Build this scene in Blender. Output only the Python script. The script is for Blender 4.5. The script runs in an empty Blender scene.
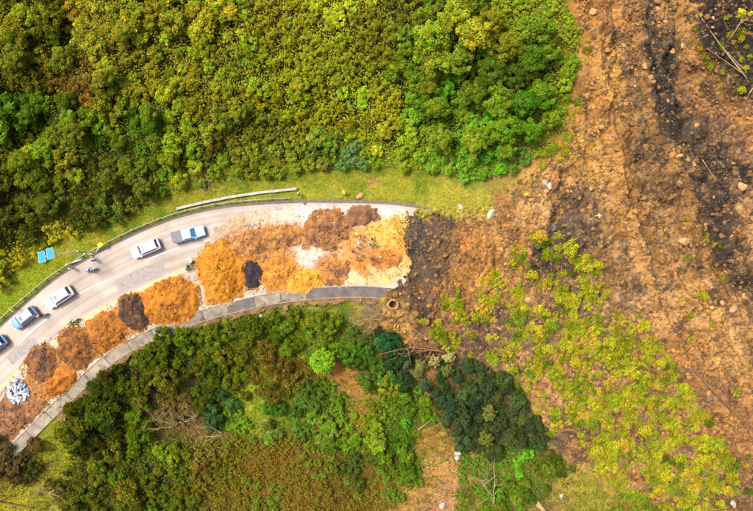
import bpy, bmesh, math, random
import numpy as np
from mathutils import Vector, Matrix

# ------------------------------------------------------------------ camera, sky, sun, exposure
scene = bpy.context.scene
COL = scene.collection
H = 88.0            # drone height over the road, metres
S = 0.16            # metres per photo pixel at road level
CU, CV = 376.5, 255.5

cam_d = bpy.data.cameras.new('camera')
cam_d.sensor_width = 36.0
cam_d.lens = 36.0 * H / (753 * S)
cam_d.clip_start = 1.0
cam_d.clip_end = 6000.0
cam = bpy.data.objects.new('camera', cam_d)
cam.location = (0, 0, H)
cam.rotation_euler = (0, 0, 0)
COL.objects.link(cam)
scene.camera = cam

SUN_DIR = Vector((-0.50, 0.30, 0.95)).normalized()     # towards the sun: upper left
world = bpy.data.worlds.new('World')
scene.world = world
world.use_nodes = True
wn = world.node_tree
bg = wn.nodes['Background']
sky = wn.nodes.new('ShaderNodeTexSky')
sky.sky_type = 'NISHITA'
sky.sun_disc = False
sky.sun_elevation = math.asin(SUN_DIR.z)
sky.sun_rotation = math.atan2(SUN_DIR.x, SUN_DIR.y)
sky.air_density = 0.8
sky.dust_density = 8.0
sky.ozone_density = 0.5
wn.links.new(sky.outputs['Color'], bg.inputs['Color'])
bg.inputs['Strength'].default_value = 0.15

sun_d = bpy.data.lights.new('sun', 'SUN')
sun_d.energy = 2.3
sun_d.angle = math.radians(8.0)
sun_d.color = (1.0, 0.94, 0.84)
sun = bpy.data.objects.new('sun', sun_d)
sun.rotation_euler = (-SUN_DIR).to_track_quat('-Z', 'Y').to_euler()
sun.location = (-40, 30, 120)
COL.objects.link(sun)

scene.view_settings.view_transform = 'Standard'
scene.view_settings.look = 'None'
scene.view_settings.exposure = 1.62
scene.view_settings.gamma = 1.0
try:
    scene.cycles.max_bounces = 6
    scene.cycles.transparent_max_bounces = 4
except Exception:
    pass

rng = np.random.default_rng(7)
random.seed(7)

# ------------------------------------------------------------------ helpers
def srgb(c, k=1.0):
    c = np.asarray(c, float) / 255.0
    l = np.where(c <= 0.04045, c / 12.92, ((c + 0.055) / 1.055) ** 2.4)
    return l * k

KG = 0.29          # picture colour -> base colour, bare ground
KV = 0.60          # picture colour -> base colour, foliage

_perm = {}
def _grad(seed):
    if seed not in _perm:
        r = np.random.default_rng(1000 + seed)
        p = r.permutation(256)
        a = r.uniform(0, 2 * np.pi, 256)
        _perm[seed] = (np.concatenate([p, p]), np.cos(a), np.sin(a))
    return _perm[seed]

def perlin(x, y, seed=0):
    p, gx, gy = _grad(seed)
    x = np.asarray(x, float); y = np.asarray(y, float)
    xi = np.floor(x).astype(int); yi = np.floor(y).astype(int)
    xf = x - xi; yf = y - yi
    xi &= 255; yi &= 255
    u = xf * xf * xf * (xf * (xf * 6 - 15) + 10)
    v = yf * yf * yf * (yf * (yf * 6 - 15) + 10)
    def g(ix, iy, dx, dy):
        h = p[p[ix & 255] + (iy & 255)]
        return gx[h] * dx + gy[h] * dy
    a = g(xi, yi, xf, yf); b = g(xi + 1, yi, xf - 1, yf)
    c = g(xi, yi + 1, xf, yf - 1); d = g(xi + 1, yi + 1, xf - 1, yf - 1)
    return (a + (b - a) * u + ((c + (d - c) * u) - (a + (b - a) * u)) * v) * 1.5

def fbm(x, y, seed=0, octaves=4, gain=0.5):
    t = 0.0; amp = 1.0; f = 1.0
    for i in range(octaves):
        t = t + amp * perlin(x * f, y * f, seed + i)
        amp *= gain; f *= 2.03
    return t

def smooth(a, b, x):
    t = np.clip((np.asarray(x, float) - a) / (b - a), 0, 1)
    return t * t * (3 - 2 * t)

def flat_xy(u, v):
    return (np.asarray(u, float) - CU) * S, (CV - np.asarray(v, float)) * S

def to_px(x, y, z=0.0):
    k = H / (H - np.asarray(z, float)) / S
    return CU + np.asarray(x, float) * k, CV - np.asarray(y, float) * k

def seg_dist(px, py, line):
    """unsigned distance to a polyline and the side sign of the nearest segment (left of travel = +)"""
    best = np.full(np.shape(px), 1e18); sgn = np.ones(np.shape(px))
    for (ax, ay), (bx, by) in zip(line[:-1], line[1:]):
        dx, dy = bx - ax, by - ay
        t = np.clip(((px - ax) * dx + (py - ay) * dy) / (dx * dx + dy * dy), 0, 1)
        qx = px - (ax + t * dx); qy = py - (ay + t * dy)
        d = qx * qx + qy * qy
        m = d < best
        cr = dx * (py - ay) - dy * (px - ax)
        best = np.where(m, d, best)
        sgn = np.where(m, np.where(cr >= 0, 1.0, -1.0), sgn)
    return np.sqrt(best), sgn

def inside_poly(px, py, poly):
    r = np.zeros(np.shape(px), bool)
    n = len(poly)
    for i in range(n):
        x1, y1 = poly[i]; x2, y2 = poly[(i + 1) % n]
        if y1 == y2:
            continue
        c = ((y1 > py) != (y2 > py)) & (px < (x2 - x1) * (py - y1) / (y2 - y1) + x1)
        r ^= c
    return r

def poly_sd(px, py, poly):
    """signed distance in the units of poly, positive inside"""
    d, _ = seg_dist(px, py, list(poly) + [poly[0]])
    return np.where(inside_poly(px, py, poly), d, -d)

def catmull(pts, n=8):
    pts = [np.array(p, float) for p in pts]
    out = []
    for i in range(len(pts) - 1):
        p0 = pts[max(i - 1, 0)]; p1 = pts[i]; p2 = pts[i + 1]; p3 = pts[min(i + 2, len(pts) - 1)]
        for k in range(n):
            t = k / n
            out.append(0.5 * ((2 * p1) + (-p0 + p2) * t + (2 * p0 - 5 * p1 + 4 * p2 - p3) * t * t + (-p0 + 3 * p1 - 3 * p2 + p3) * t ** 3))
    out.append(pts[-1])
    return [tuple(p) for p in out]

_ranked = []
class place:
    """a label to be finished at the end: what it is, where, and its rank from the left in its row"""
    def __init__(self, what, where, u, v): self.what, self.where, self.u, self.v = what, where, float(u), float(v)
ORD = 'first second third fourth fifth sixth seventh eighth ninth tenth eleventh twelfth thirteenth fourteenth fifteenth sixteenth seventeenth eighteenth nineteenth twentieth'.split()
def ordinal(i):
    if i < 20: return ORD[i]
    t, k = divmod(i + 1, 10)
    return ('twenty thirty forty fifty'.split()[t - 2] + '-' + ORD[k - 1]) if k else 'twentieth thirtieth fortieth fiftieth'.split()[t - 2]
def finish_labels(row=34):
    groups = {}
    for o, p in _ranked: groups.setdefault((p.what, p.where), []).append((o, p))
    for (what, where), lst in groups.items():
        v0 = min(p.v for _, p in lst); v1 = max(p.v for _, p in lst)
        nrow = max(1, int(math.ceil((v1 - v0 + 1e-3) / row)))
        rows = {}
        for o, p in lst: rows.setdefault(min(int((p.v - v0) / row), nrow - 1), []).append((o, p))
        for ri, (k, ms) in enumerate(sorted(rows.items())):
            ms.sort(key=lambda t: t[1].u)
            for i, (o, p) in enumerate(ms):
                if len(lst) == 1: o['label'] = 'only %s %s' % (what, where)
                elif len(rows) == 1: o['label'] = '%s %s from the left %s' % (ordinal(i), what, where)
                else: o['label'] = '%s %s from left in %s row down %s' % (ordinal(i), what, ordinal(ri), where)

def link(o, parent=None):
    COL.objects.link(o)
    if parent is not None:
        o.parent = parent
    return o

def tag(o, label=None, cat=None, group=None, kind=None):
    if isinstance(label, place): _ranked.append((o, label)); label = None
    if label: o['label'] = label
    if cat: o['category'] = cat
    if group: o['group'] = group
    if kind: o['kind'] = kind
    return o

def np_mesh(name, verts, faces, smooth_shade=True, colors=None):
    """verts (n,3); faces (m,k) same k"""
    verts = np.asarray(verts, np.float32); faces = np.asarray(faces, np.int32)
    me = bpy.data.meshes.new(name)
    m, k = faces.shape
    me.vertices.add(len(verts)); me.vertices.foreach_set('co', verts.ravel())
    me.loops.add(m * k); me.loops.foreach_set('vertex_index', faces.ravel())
    me.polygons.add(m)
    me.polygons.foreach_set('loop_start', np.arange(0, m * k, k, dtype=np.int32))
    me.polygons.foreach_set('loop_total', np.full(m, k, np.int32))
    me.polygons.foreach_set('use_smooth', np.full(m, smooth_shade, bool))
    me.update(calc_edges=True)
    if colors is not None:
        at = me.color_attributes.new('Col', 'FLOAT_COLOR', 'POINT')
        c = np.ones((len(verts), 4), np.float32); c[:, :3] = colors
        at.data.foreach_set('color', c.ravel())
    return me

def obj(name, me, mat=None, parent=None, loc=None):
    if mat is not None:
        me.materials.append(mat)
    o = bpy.data.objects.new(name, me)
    if loc is not None: o.location = loc
    return link(o, parent)

def bm_obj(name, bm, mat, parent=None, sm=False, loc=None):
    me = bpy.data.meshes.new(name)
    bmesh.ops.recalc_face_normals(bm, faces=bm.faces)
    bm.to_mesh(me); bm.free()
    me.polygons.foreach_set('use_smooth', np.full(len(me.polygons), sm, bool))
    return obj(name, me, mat, parent, loc)

def empty(name, loc, rz=0.0):
    o = bpy.data.objects.new(name, None)
    o.location = loc; o.rotation_euler = (0, 0, rz)
    o.empty_display_size = 0.3
    return link(o)

def add_box(bm, c, s, rot=None, bevel=0.0):
    g = bmesh.ops.create_cube(bm, size=1.0)
    vs = g['verts']
    M = Matrix.Translation(c)
    if rot is not None: M = M @ rot
    M = M @ Matrix.Diagonal((s[0], s[1], s[2], 1))
    bmesh.ops.transform(bm, matrix=M, verts=vs)
    if bevel > 0:
        es = {e for v in vs for e in v.link_edges}
        bmesh.ops.bevel(bm, geom=list(es), offset=bevel, segments=2, affect='EDGES', profile=0.6)

def add_cyl(bm, c, r, depth, axis='Z', seg=16, r2=None):
    g = bmesh.ops.create_cone(bm, cap_ends=True, segments=seg, radius1=r, radius2=r if r2 is None else r2, depth=depth)
    M = Matrix.Translation(c)
    if axis == 'Y': M = M @ Matrix.Rotation(math.pi / 2, 4, 'X')
    if axis == 'X': M = M @ Matrix.Rotation(math.pi / 2, 4, 'Y')
    bmesh.ops.transform(bm, matrix=M, verts=g['verts'])

def add_tube(bm, pts, radii, seg=6, cap=True):
    pts = [Vector(p) for p in pts]
    rings = []
    up = Vector((0.13, 0.07, 1)).normalized()
    for i, p in enumerate(pts):
        d = (pts[min(i + 1, len(pts) - 1)] - pts[max(i - 1, 0)]).normalized()
        a = d.cross(up)
        if a.length < 1e-3: a = d.cross(Vector((1, 0, 0)))
        a.normalize(); b = d.cross(a)
        r = radii[i] if hasattr(radii, '__len__') else radii
        rings.append([bm.verts.new(p + (a * math.cos(2 * math.pi * k / seg) + b * math.sin(2 * math.pi * k / seg)) * r) for k in range(seg)])
    for r0, r1 in zip(rings[:-1], rings[1:]):
        for k in range(seg):
            bm.faces.new((r0[k], r0[(k + 1) % seg], r1[(k + 1) % seg], r1[k]))
    if cap:
        bm.faces.new(rings[0][::-1]); bm.faces.new(rings[-1])

# ------------------------------------------------------------------ materials
def new_mat(name):
    m = bpy.data.materials.new(name); m.use_nodes = True
    nt = m.node_tree
    return m, nt, nt.nodes['Principled BSDF']

def mat_plain(name, col, rough=0.6, metal=0.0, spec=0.5, noise=0.0, scale=6.0, bump=0.0):
    m, nt, b = new_mat(name)
    b.inputs['Roughness'].default_value = rough
    b.inputs['Metallic'].default_value = metal
    b.inputs['Specular IOR Level'].default_value = spec
    if noise > 0 or bump > 0:
        tc = nt.nodes.new('ShaderNodeTexCoord')
        n = nt.nodes.new('ShaderNodeTexNoise')
        n.inputs['Scale'].default_value = scale; n.inputs['Detail'].default_value = 5
        nt.links.new(tc.outputs['Object'], n.inputs['Vector'])
        mr = nt.nodes.new('ShaderNodeMapRange')
        mr.inputs['From Min'].default_value = 0.3; mr.inputs['From Max'].default_value = 0.7
        mr.inputs['To Min'].default_value = 1 - noise; mr.inputs['To Max'].default_value = 1 + noise
        nt.links.new(n.outputs['Fac'], mr.inputs['Value'])
        mx = nt.nodes.new('ShaderNodeVectorMath'); mx.operation = 'SCALE'
        mx.inputs[0].default_value = tuple(col)[:3]
        nt.links.new(mr.outputs['Result'], mx.inputs['Scale'])
        nt.links.new(mx.outputs['Vector'], b.inputs['Base Color'])
        if bump > 0:
            bp = nt.nodes.new('ShaderNodeBump'); bp.inputs['Distance'].default_value = bump
            nt.links.new(n.outputs['Fac'], bp.inputs['Height'])
            nt.links.new(bp.outputs['Normal'], b.inputs['Normal'])
    else:
        b.inputs['Base Color'].default_value = (*tuple(col)[:3], 1)
    return m

def mat_soil(name, fine=3.2, amount=0.35, bump=0.10, rough=0.95):
    """base colour from the soil colour attribute, with grain and clod relief"""
    m, nt, b = new_mat(name)
    b.inputs['Roughness'].default_value = rough
    b.inputs['Specular IOR Level'].default_value = 0.15
    at = nt.nodes.new('ShaderNodeAttribute'); at.attribute_name = 'Col'
    tc = nt.nodes.new('ShaderNodeTexCoord')
    n = nt.nodes.new('ShaderNodeTexNoise')
    n.inputs['Scale'].default_value = fine; n.inputs['Detail'].default_value = 6; n.inputs['Roughness'].default_value = 0.7
    nt.links.new(tc.outputs['Object'], n.inputs['Vector'])
    mr = nt.nodes.new('ShaderNodeMapRange')
    mr.inputs['From Min'].default_value = 0.3; mr.inputs['From Max'].default_value = 0.7
    mr.inputs['To Min'].default_value = 1 - amount; mr.inputs['To Max'].default_value = 1 + amount
    nt.links.new(n.outputs['Fac'], mr.inputs['Value'])
    mx = nt.nodes.new('ShaderNodeVectorMath'); mx.operation = 'SCALE'
    nt.links.new(at.outputs['Color'], mx.inputs[0])
    nt.links.new(mr.outputs['Result'], mx.inputs['Scale'])
    nt.links.new(mx.outputs['Vector'], b.inputs['Base Color'])
    bp = nt.nodes.new('ShaderNodeBump'); bp.inputs['Distance'].default_value = bump
    nt.links.new(n.outputs['Fac'], bp.inputs['Height'])
    nt.links.new(bp.outputs['Normal'], b.inputs['Normal'])
    return m

def mat_leaf(name, use_attr=False, trans=0.28):
    """foliage: colour of the plant (object colour or attribute) varied leaf by leaf"""
    m = bpy.data.materials.new(name); m.use_nodes = True
    nt = m.node_tree; nt.nodes.clear()
    out = nt.nodes.new('ShaderNodeOutputMaterial')
    df = nt.nodes.new('ShaderNodeBsdfDiffuse'); tr = nt.nodes.new('ShaderNodeBsdfTranslucent')
    mix = nt.nodes.new('ShaderNodeMixShader'); mix.inputs[0].default_value = trans
    at = nt.nodes.new('ShaderNodeAttribute'); at.attribute_name = 'Col'
    if use_attr:
        colr = at.outputs['Color']
    else:
        oi = nt.nodes.new('ShaderNodeObjectInfo')
        vm = nt.nodes.new('ShaderNodeVectorMath'); vm.operation = 'MULTIPLY'
        nt.links.new(oi.outputs['Color'], vm.inputs[0]); nt.links.new(at.outputs['Color'], vm.inputs[1])
        colr = vm.outputs['Vector']
    nt.links.new(colr, df.inputs['Color']); nt.links.new(colr, tr.inputs['Color'])
    nt.links.new(df.outputs[0], mix.inputs[1]); nt.links.new(tr.outputs[0], mix.inputs[2])
    nt.links.new(mix.outputs[0], out.inputs['Surface'])
    return m

M_soil = mat_soil('soil', fine=3.6, amount=0.5, bump=0.16)
M_heap = mat_soil('heap_soil', fine=4.5, amount=0.3, bump=0.12)
M_rock = mat_soil('rock', fine=5.0, amount=0.22, bump=0.05, rough=0.85)
M_leaf = mat_leaf('foliage')
M_leafv = mat_leaf('undergrowth_foliage', use_attr=True, trans=0.25)
M_bark = mat_plain('bark', srgb((120, 95, 65), 0.35), 0.9, noise=0.3, scale=8, bump=0.02)
M_dead = mat_plain('dead_wood', srgb((205, 180, 130), 0.26), 0.85, noise=0.25, scale=6, bump=0.01)
M_deadbrown = mat_plain('dead_brown_wood', srgb((180, 130, 80), 0.28), 0.9, noise=0.3, scale=6, bump=0.01)
M_conc = mat_plain('concrete', (0.19, 0.17, 0.135), 0.9, noise=0.25, scale=1.5, bump=0.01)

# ------------------------------------------------------------------ plan of the place (photo pixels at road level)
UP = catmull([(-420, 900), (-120, 470), (-60, 385), (-20, 345), (0, 328), (30, 301), (60, 277), (100, 253), (140, 233), (180, 218), (220, 209), (260, 205), (300, 203), (340, 203), (380, 204), (410, 207), (450, 216), (490, 230)], 6)
LO = catmull([(-330, 1000), (-90, 570), (-40, 500), (-14, 470), (20, 436), (52, 404), (78, 379), (99, 360), (125, 342), (165, 323), (196, 312), (223, 304), (263, 294.5), (300, 289), (325, 287), (350, 286), (375, 286.5), (400, 290), (430, 298), (470, 316)], 6)
def offset_line(line, d):
    out = []
    for i, p in enumerate(line):
        a = np.array(line[max(i - 1, 0)]); b = np.array(line[min(i + 1, len(line) - 1)])
        t = (b - a) / (np.linalg.norm(b - a) + 1e-9)
        out.append((p[0] - t[1] * d, p[1] + t[0] * d))
    return out
GUT_W = 11.5
LO2 = offset_line(LO, GUT_W)          # outer edge of the concrete gutter

SLIDE = [(548, -700), (554, -120), (560, -30), (568, 15), (586, 40), (576, 85), (568, 125), (556, 150), (528, 166), (508, 186), (490, 205), (462, 210), (430, 208), (408, 206), (404, 222), (401, 240), (408, 262), (402, 278), (392, 292), (380, 300), (372, 311), (384, 330), (408, 350), (440, 362), (470, 352), (500, 368), (528, 398), (547, 425), (545, 445), (562, 456), (600, 478), (640, 497), (670, 520), (760, 640), (1100, 1100), (2500, 1100), (2500, -700)]

def road_sd(u, v):
    dU, sU = seg_dist(u, v, UP)
    dL, sL = seg_dist(u, v, LO2)
    # image v points down: left of travel has cr<0 -> above
    return -dU * sU * S, dL * sL * S      # + above the road, + below the gutter (metres)

def slide_mask(u, v):
    w = 5.0
    uu = u + w * fbm(u / 16, v / 16, 31, 3); vv = v + w * fbm(u / 16 + 7, v / 16, 35, 3)
    return poly_sd(uu, vv, SLIDE) * S       # metres, + inside

SCARP = [(585, 60), (606, 140), (618, 200), (640, 250), (662, 320), (690, 372), (722, 408), (760, 452), (850, 560)]
GULLY = [(665, -80), (676, -10), (668, 60), (690, 120), (712, 175), (716, 215), (732, 270), (760, 300), (900, 420)]
RIDGES = [[(672, -40), (682, 15), (700, 60), (735, 112), (775, 165)], [(606, 90), (622, 170), (650, 235), (690, 300), (740, 360), (790, 410)], [(640, -30), (636, 50), (650, 120), (690, 190), (700, 240), (730, 300), (780, 350)], [(588, -20), (600, 60), (596, 130)]]
FLOW_V = [-200, 60, 140, 200, 250, 320, 372, 408, 452, 560]; FLOW_U = [520, 585, 606, 618, 640, 662, 690, 722, 760, 850]
def flow_x(u, v):
    return (u - np.interp(v, FLOW_V, FLOW_U)) * S / (1 + 0.0020 * np.clip(v, -100, 600))
CRACK = [(560, 175), (556, 210), (548, 250), (556, 280), (600, 305), (640, 315)]

def height(x, y, detail=True):
    x = np.asarray(x, float); y = np.asarray(y, float)
    u = CU + x / S; v = CV - y / S
    dU, dL = road_sd(u, v)
    hill = fbm(x / 17, y / 17, 3, 3)
    up = np.clip(dU, 0, None)
    zu = 0.03 * up + 0.30 * np.clip(up - 5, 0, None)
    zu = np.where(zu > 0, 7.5 * (1 - np.exp(-zu / 7.5)), 0) + hill * 1.3 * smooth(4, 16, up)
    gd, _ = seg_dist(u, v, [(110, -60), (98, 15), (82, 60), (62, 100), (40, 140)])
    zu = zu - 2.2 * np.exp(-(gd * S / 3.0) ** 2) * smooth(4, 14, up)
    lo = np.clip(dL, 0, None)
    zl = -4.8 * (1 - np.exp(-lo * 0.34 / 4.8)) + hill * 0.8 * smooth(3, 14, lo)
    on = (dU < 0.75) & (dL < 0.12)
    z = np.where(on, -0.14, np.where(dU >= 0, zu - 0.04, zl - 0.10))
    # the slide
    sm = slide_mask(u, v)
    base = 1.2 + np.where(v < 250, (250 - v) * 0.013, -(v - 250) * 0.011)
    base = base + 0.9 * fbm(x / 9, y / 9, 50, 3)
    sd, ss = seg_dist(u, v, SCARP)
    base = base + 1.3 * np.exp(-(sd * S / 1.1) ** 2) + np.where(ss < 0, -1.3, 0.0) * smooth(0, 1.4, sd * S)
    gd2, _ = seg_dist(u + 7 * perlin(u / 20, v / 20, 61), v, GULLY)
    base = base - 1.5 * np.exp(-(gd2 * S / 1.3) ** 2) - 1.2 * np.exp(-(gd2 * S / 5) ** 2)
    for rg in RIDGES:
        rd, rs_ = seg_dist(u + 6 * perlin(u / 18, v / 18, 68), v + 6 * perlin(u / 18 + 4, v / 18, 69), rg)
        base = base + 1.15 * np.exp(-(rd * S / 0.8) ** 2) - 0.5 * np.where(rs_ < 0, 1, 0) * np.exp(-((rd * S - 1.8) / 1.2) ** 2)
    fl = flow_x(u, v)
    base = base + 0.5 * fbm(fl / 2.6 + 0.5 * perlin(x / 7, y / 7, 65), y / 17, 66, 3, 0.55) * smooth(-20, -4, fl)
    cd, _ = seg_dist(u + 5 * perlin(u / 14, v / 14, 63), v, CRACK)
    base = base - 0.9 * np.exp(-(cd * S / 0.8) ** 2)
    if detail:
        cl = fbm(x / 2.6, y / 2.6, 70, 4, 0.62)
        base = base + 0.40 * cl + 0.48 * (np.abs(perlin(x / 1.25 + 0.3 * cl, y / 1.25, 75)) - 0.3) + 0.20 * np.abs(perlin(x / 0.6, y / 0.6, 77))
        z = z + np.where(on, 0, 0.06) * perlin(x / 1.1, y / 1.1, 78)
    front = smooth(-0.6, 4.5, sm)
    zin = np.where(on & (sm < 5), np.minimum(base, 1.1), base)
    z = z * (1 - front) + zin * front
    # broken ring of concrete pipe stands in a hollow
    px_, py_ = flat_xy(393, 304)
    r = np.hypot(x - px_, y - py_)
    z = np.where(r < 3.0, z * smooth(0.9, 3.0, r) + 0.35 * (1 - smooth(0.9, 3.0, r)), z)
    z = z - 1.2 * (1 - smooth(0.35, 0.75, r))
    return z

def at_px(u, v, dz=0.0):
    """the ground point seen at a photo pixel"""
    x, y = flat_xy(u, v)
    height = hgrid
    for _ in range(6):
        z = height(x, y)
        k = (H - z - dz) / H
        x = (np.asarray(u, float) - CU) * S * k; y = (CV - np.asarray(v, float)) * S * k
    return x, y, height(x, y)

def P(u, v, dz=0.0):
    x, y, z = at_px(u, v)
    return Vector((float(x), float(y), float(z) + dz))

# ------------------------------------------------------------------ soil and grass colours by place
GA = [  # verge
 (10,318,150,165,25),(30,290,150,165,20),(20,300,140,160,20),(60,255,165,165,35),(55,270,150,165,25),(80,262,145,160,25),(110,242,150,150,25),(120,232,120,140,20),(160,215,135,150,20),(160,205,120,135,20),(200,200,150,155,30),(200,208,170,165,50),(240,186,125,140,25),(240,200,165,165,40),(300,196,165,170,40),(300,180,125,140,25),(250,193,160,165,40),(340,196,170,170,50),(350,183,140,155,30),(377,180,190,140,75),(364,181,140,155,30),(391,180,150,160,34),(377,190,170,170,45),(378,170,120,140,28),(400,192,172,174,40),(440,203,180,176,52),(480,200,176,168,55),(420,180,130,150,28),(470,178,120,155,35),(455,192,180,175,55),(500,185,170,150,60),
 # litter under the thicket
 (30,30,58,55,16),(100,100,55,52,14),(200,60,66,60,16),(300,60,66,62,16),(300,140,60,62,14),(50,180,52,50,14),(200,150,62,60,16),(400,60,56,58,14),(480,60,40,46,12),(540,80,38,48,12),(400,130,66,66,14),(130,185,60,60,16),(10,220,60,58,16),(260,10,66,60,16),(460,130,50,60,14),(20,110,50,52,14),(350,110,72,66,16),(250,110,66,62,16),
 # slide, upper
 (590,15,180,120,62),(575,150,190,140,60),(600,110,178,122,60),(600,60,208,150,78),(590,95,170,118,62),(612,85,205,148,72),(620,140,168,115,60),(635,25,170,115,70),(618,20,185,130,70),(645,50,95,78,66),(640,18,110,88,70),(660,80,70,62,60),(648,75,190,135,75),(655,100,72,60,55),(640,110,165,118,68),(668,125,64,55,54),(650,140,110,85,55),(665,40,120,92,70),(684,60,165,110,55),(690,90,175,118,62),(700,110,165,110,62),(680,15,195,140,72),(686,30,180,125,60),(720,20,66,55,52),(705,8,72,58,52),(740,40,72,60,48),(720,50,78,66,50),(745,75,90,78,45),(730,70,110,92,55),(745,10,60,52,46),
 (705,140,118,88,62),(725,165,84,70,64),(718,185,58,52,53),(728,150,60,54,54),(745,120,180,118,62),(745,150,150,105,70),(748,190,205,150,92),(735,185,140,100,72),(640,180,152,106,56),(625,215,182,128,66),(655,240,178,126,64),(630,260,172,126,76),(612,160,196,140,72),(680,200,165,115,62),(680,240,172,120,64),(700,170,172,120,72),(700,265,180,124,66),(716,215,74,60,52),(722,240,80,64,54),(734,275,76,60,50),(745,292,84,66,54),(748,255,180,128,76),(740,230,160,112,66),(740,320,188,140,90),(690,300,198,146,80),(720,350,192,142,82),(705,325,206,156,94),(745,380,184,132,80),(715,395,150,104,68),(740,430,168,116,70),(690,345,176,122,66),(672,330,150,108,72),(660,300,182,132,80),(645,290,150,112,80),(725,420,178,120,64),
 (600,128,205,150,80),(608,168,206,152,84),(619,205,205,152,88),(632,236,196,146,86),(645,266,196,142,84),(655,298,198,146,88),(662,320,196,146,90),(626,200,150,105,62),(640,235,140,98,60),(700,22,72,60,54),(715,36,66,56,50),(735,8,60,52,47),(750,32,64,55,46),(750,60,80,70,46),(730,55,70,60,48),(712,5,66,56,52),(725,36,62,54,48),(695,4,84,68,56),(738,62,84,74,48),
 (645,42,84,70,62),(656,58,66,57,56),(664,70,62,54,54),(660,94,64,56,54),(672,102,62,54,54),(652,112,74,62,56),(677,118,66,57,55),(646,66,80,68,60),(706,150,82,68,60),(713,163,66,57,55),(736,172,74,62,58),(724,200,68,58,54),(711,202,66,57,54),(708,226,76,63,55),(728,257,72,60,52),(741,286,72,60,52),(700,186,96,78,64),(690,136,92,74,62),  # darker tones in and around the gully
 # slide by the road
 (560,185,192,138,82),(530,210,192,142,82),(500,232,182,126,66),(500,210,165,115,65),(470,255,172,116,56),(470,228,165,112,60),(440,220,112,86,72),(422,228,86,72,70),(415,250,82,70,66),(425,268,86,70,62),(440,245,120,88,62),(430,290,124,88,56),(452,290,172,116,58),(410,300,90,68,52),(395,320,188,142,72),(405,335,180,132,66),(425,325,110,82,62),(440,335,168,120,66),(580,230,100,82,70),(575,200,110,86,68),(568,250,80,66,62),(545,258,78,64,60),(570,300,128,100,78),(595,260,150,110,66),(490,282,194,134,62),(520,262,182,126,64),(520,300,150,112,64),(495,328,136,106,86),(475,335,120,92,74),(535,335,112,92,82),(550,305,160,115,75),(600,325,148,114,72),(560,352,184,132,82),(520,372,188,138,92),(545,400,182,132,86),(575,405,178,126,82),(610,400,150,106,72),(650,400,150,108,66),(585,440,160,112,78),(620,470,182,126,76),(680,460,152,110,70),(640,360,150,112,62),(700,420,158,112,66),(600,375,165,118,76),(570,430,110,84,66),(720,490,130,98,66),(640,440,150,108,72),
 # below the road
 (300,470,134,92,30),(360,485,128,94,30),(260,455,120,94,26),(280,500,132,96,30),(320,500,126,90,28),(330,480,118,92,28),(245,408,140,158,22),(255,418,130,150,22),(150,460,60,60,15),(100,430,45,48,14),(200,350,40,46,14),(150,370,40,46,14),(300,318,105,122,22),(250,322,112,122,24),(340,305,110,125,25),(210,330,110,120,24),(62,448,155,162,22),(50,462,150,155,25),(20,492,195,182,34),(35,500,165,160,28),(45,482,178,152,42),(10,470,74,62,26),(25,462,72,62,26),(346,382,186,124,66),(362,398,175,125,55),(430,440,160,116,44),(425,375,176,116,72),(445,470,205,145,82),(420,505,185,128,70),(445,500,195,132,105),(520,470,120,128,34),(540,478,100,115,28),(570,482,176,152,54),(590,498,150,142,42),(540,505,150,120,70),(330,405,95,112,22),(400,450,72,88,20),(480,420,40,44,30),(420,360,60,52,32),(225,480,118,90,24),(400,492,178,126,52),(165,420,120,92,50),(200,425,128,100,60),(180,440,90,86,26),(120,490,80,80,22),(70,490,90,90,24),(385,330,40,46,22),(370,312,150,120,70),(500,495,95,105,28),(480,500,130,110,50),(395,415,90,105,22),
]
GA = np.array(GA, float)
_sl = (GA[:, 0] > 385) & (GA[:, 2] > GA[:, 3] * 1.12)
GA[_sl, 2:5] *= np.array([1.06, 1.05, 0.92]); GA[_sl, 2:5] = GA[_sl, 2:5] * 0.84 + (GA[_sl, 2:5] @ np.array([.35, .5, .15]))[:, None] * 0.14
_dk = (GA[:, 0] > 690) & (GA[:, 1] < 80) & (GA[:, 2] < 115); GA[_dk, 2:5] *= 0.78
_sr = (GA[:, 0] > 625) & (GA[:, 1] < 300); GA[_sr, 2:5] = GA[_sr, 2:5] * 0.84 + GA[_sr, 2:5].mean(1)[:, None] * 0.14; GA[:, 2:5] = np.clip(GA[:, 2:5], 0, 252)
def idw(u, v, table, p=5.0, chunk=60000):
    u = np.ravel(u); v = np.ravel(v)
    u = u.astype(np.float32); v = v.astype(np.float32); table = np.asarray(table, np.float32)
    cols = srgb(table[:, 2:5])
    out = np.zeros((len(u), 3))
    for i in range(0, len(u), chunk):
        d2 = (u[i:i + chunk, None] - table[None, :, 0]) ** 2 + (v[i:i + chunk, None] - table[None, :, 1]) ** 2 + 4.0
        w = 1.0 / (d2 * d2 * (np.sqrt(d2) if p > 4.5 else 1.0))
        out[i:i + chunk] = (w @ cols) / w.sum(1)[:, None]
    return out

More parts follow.
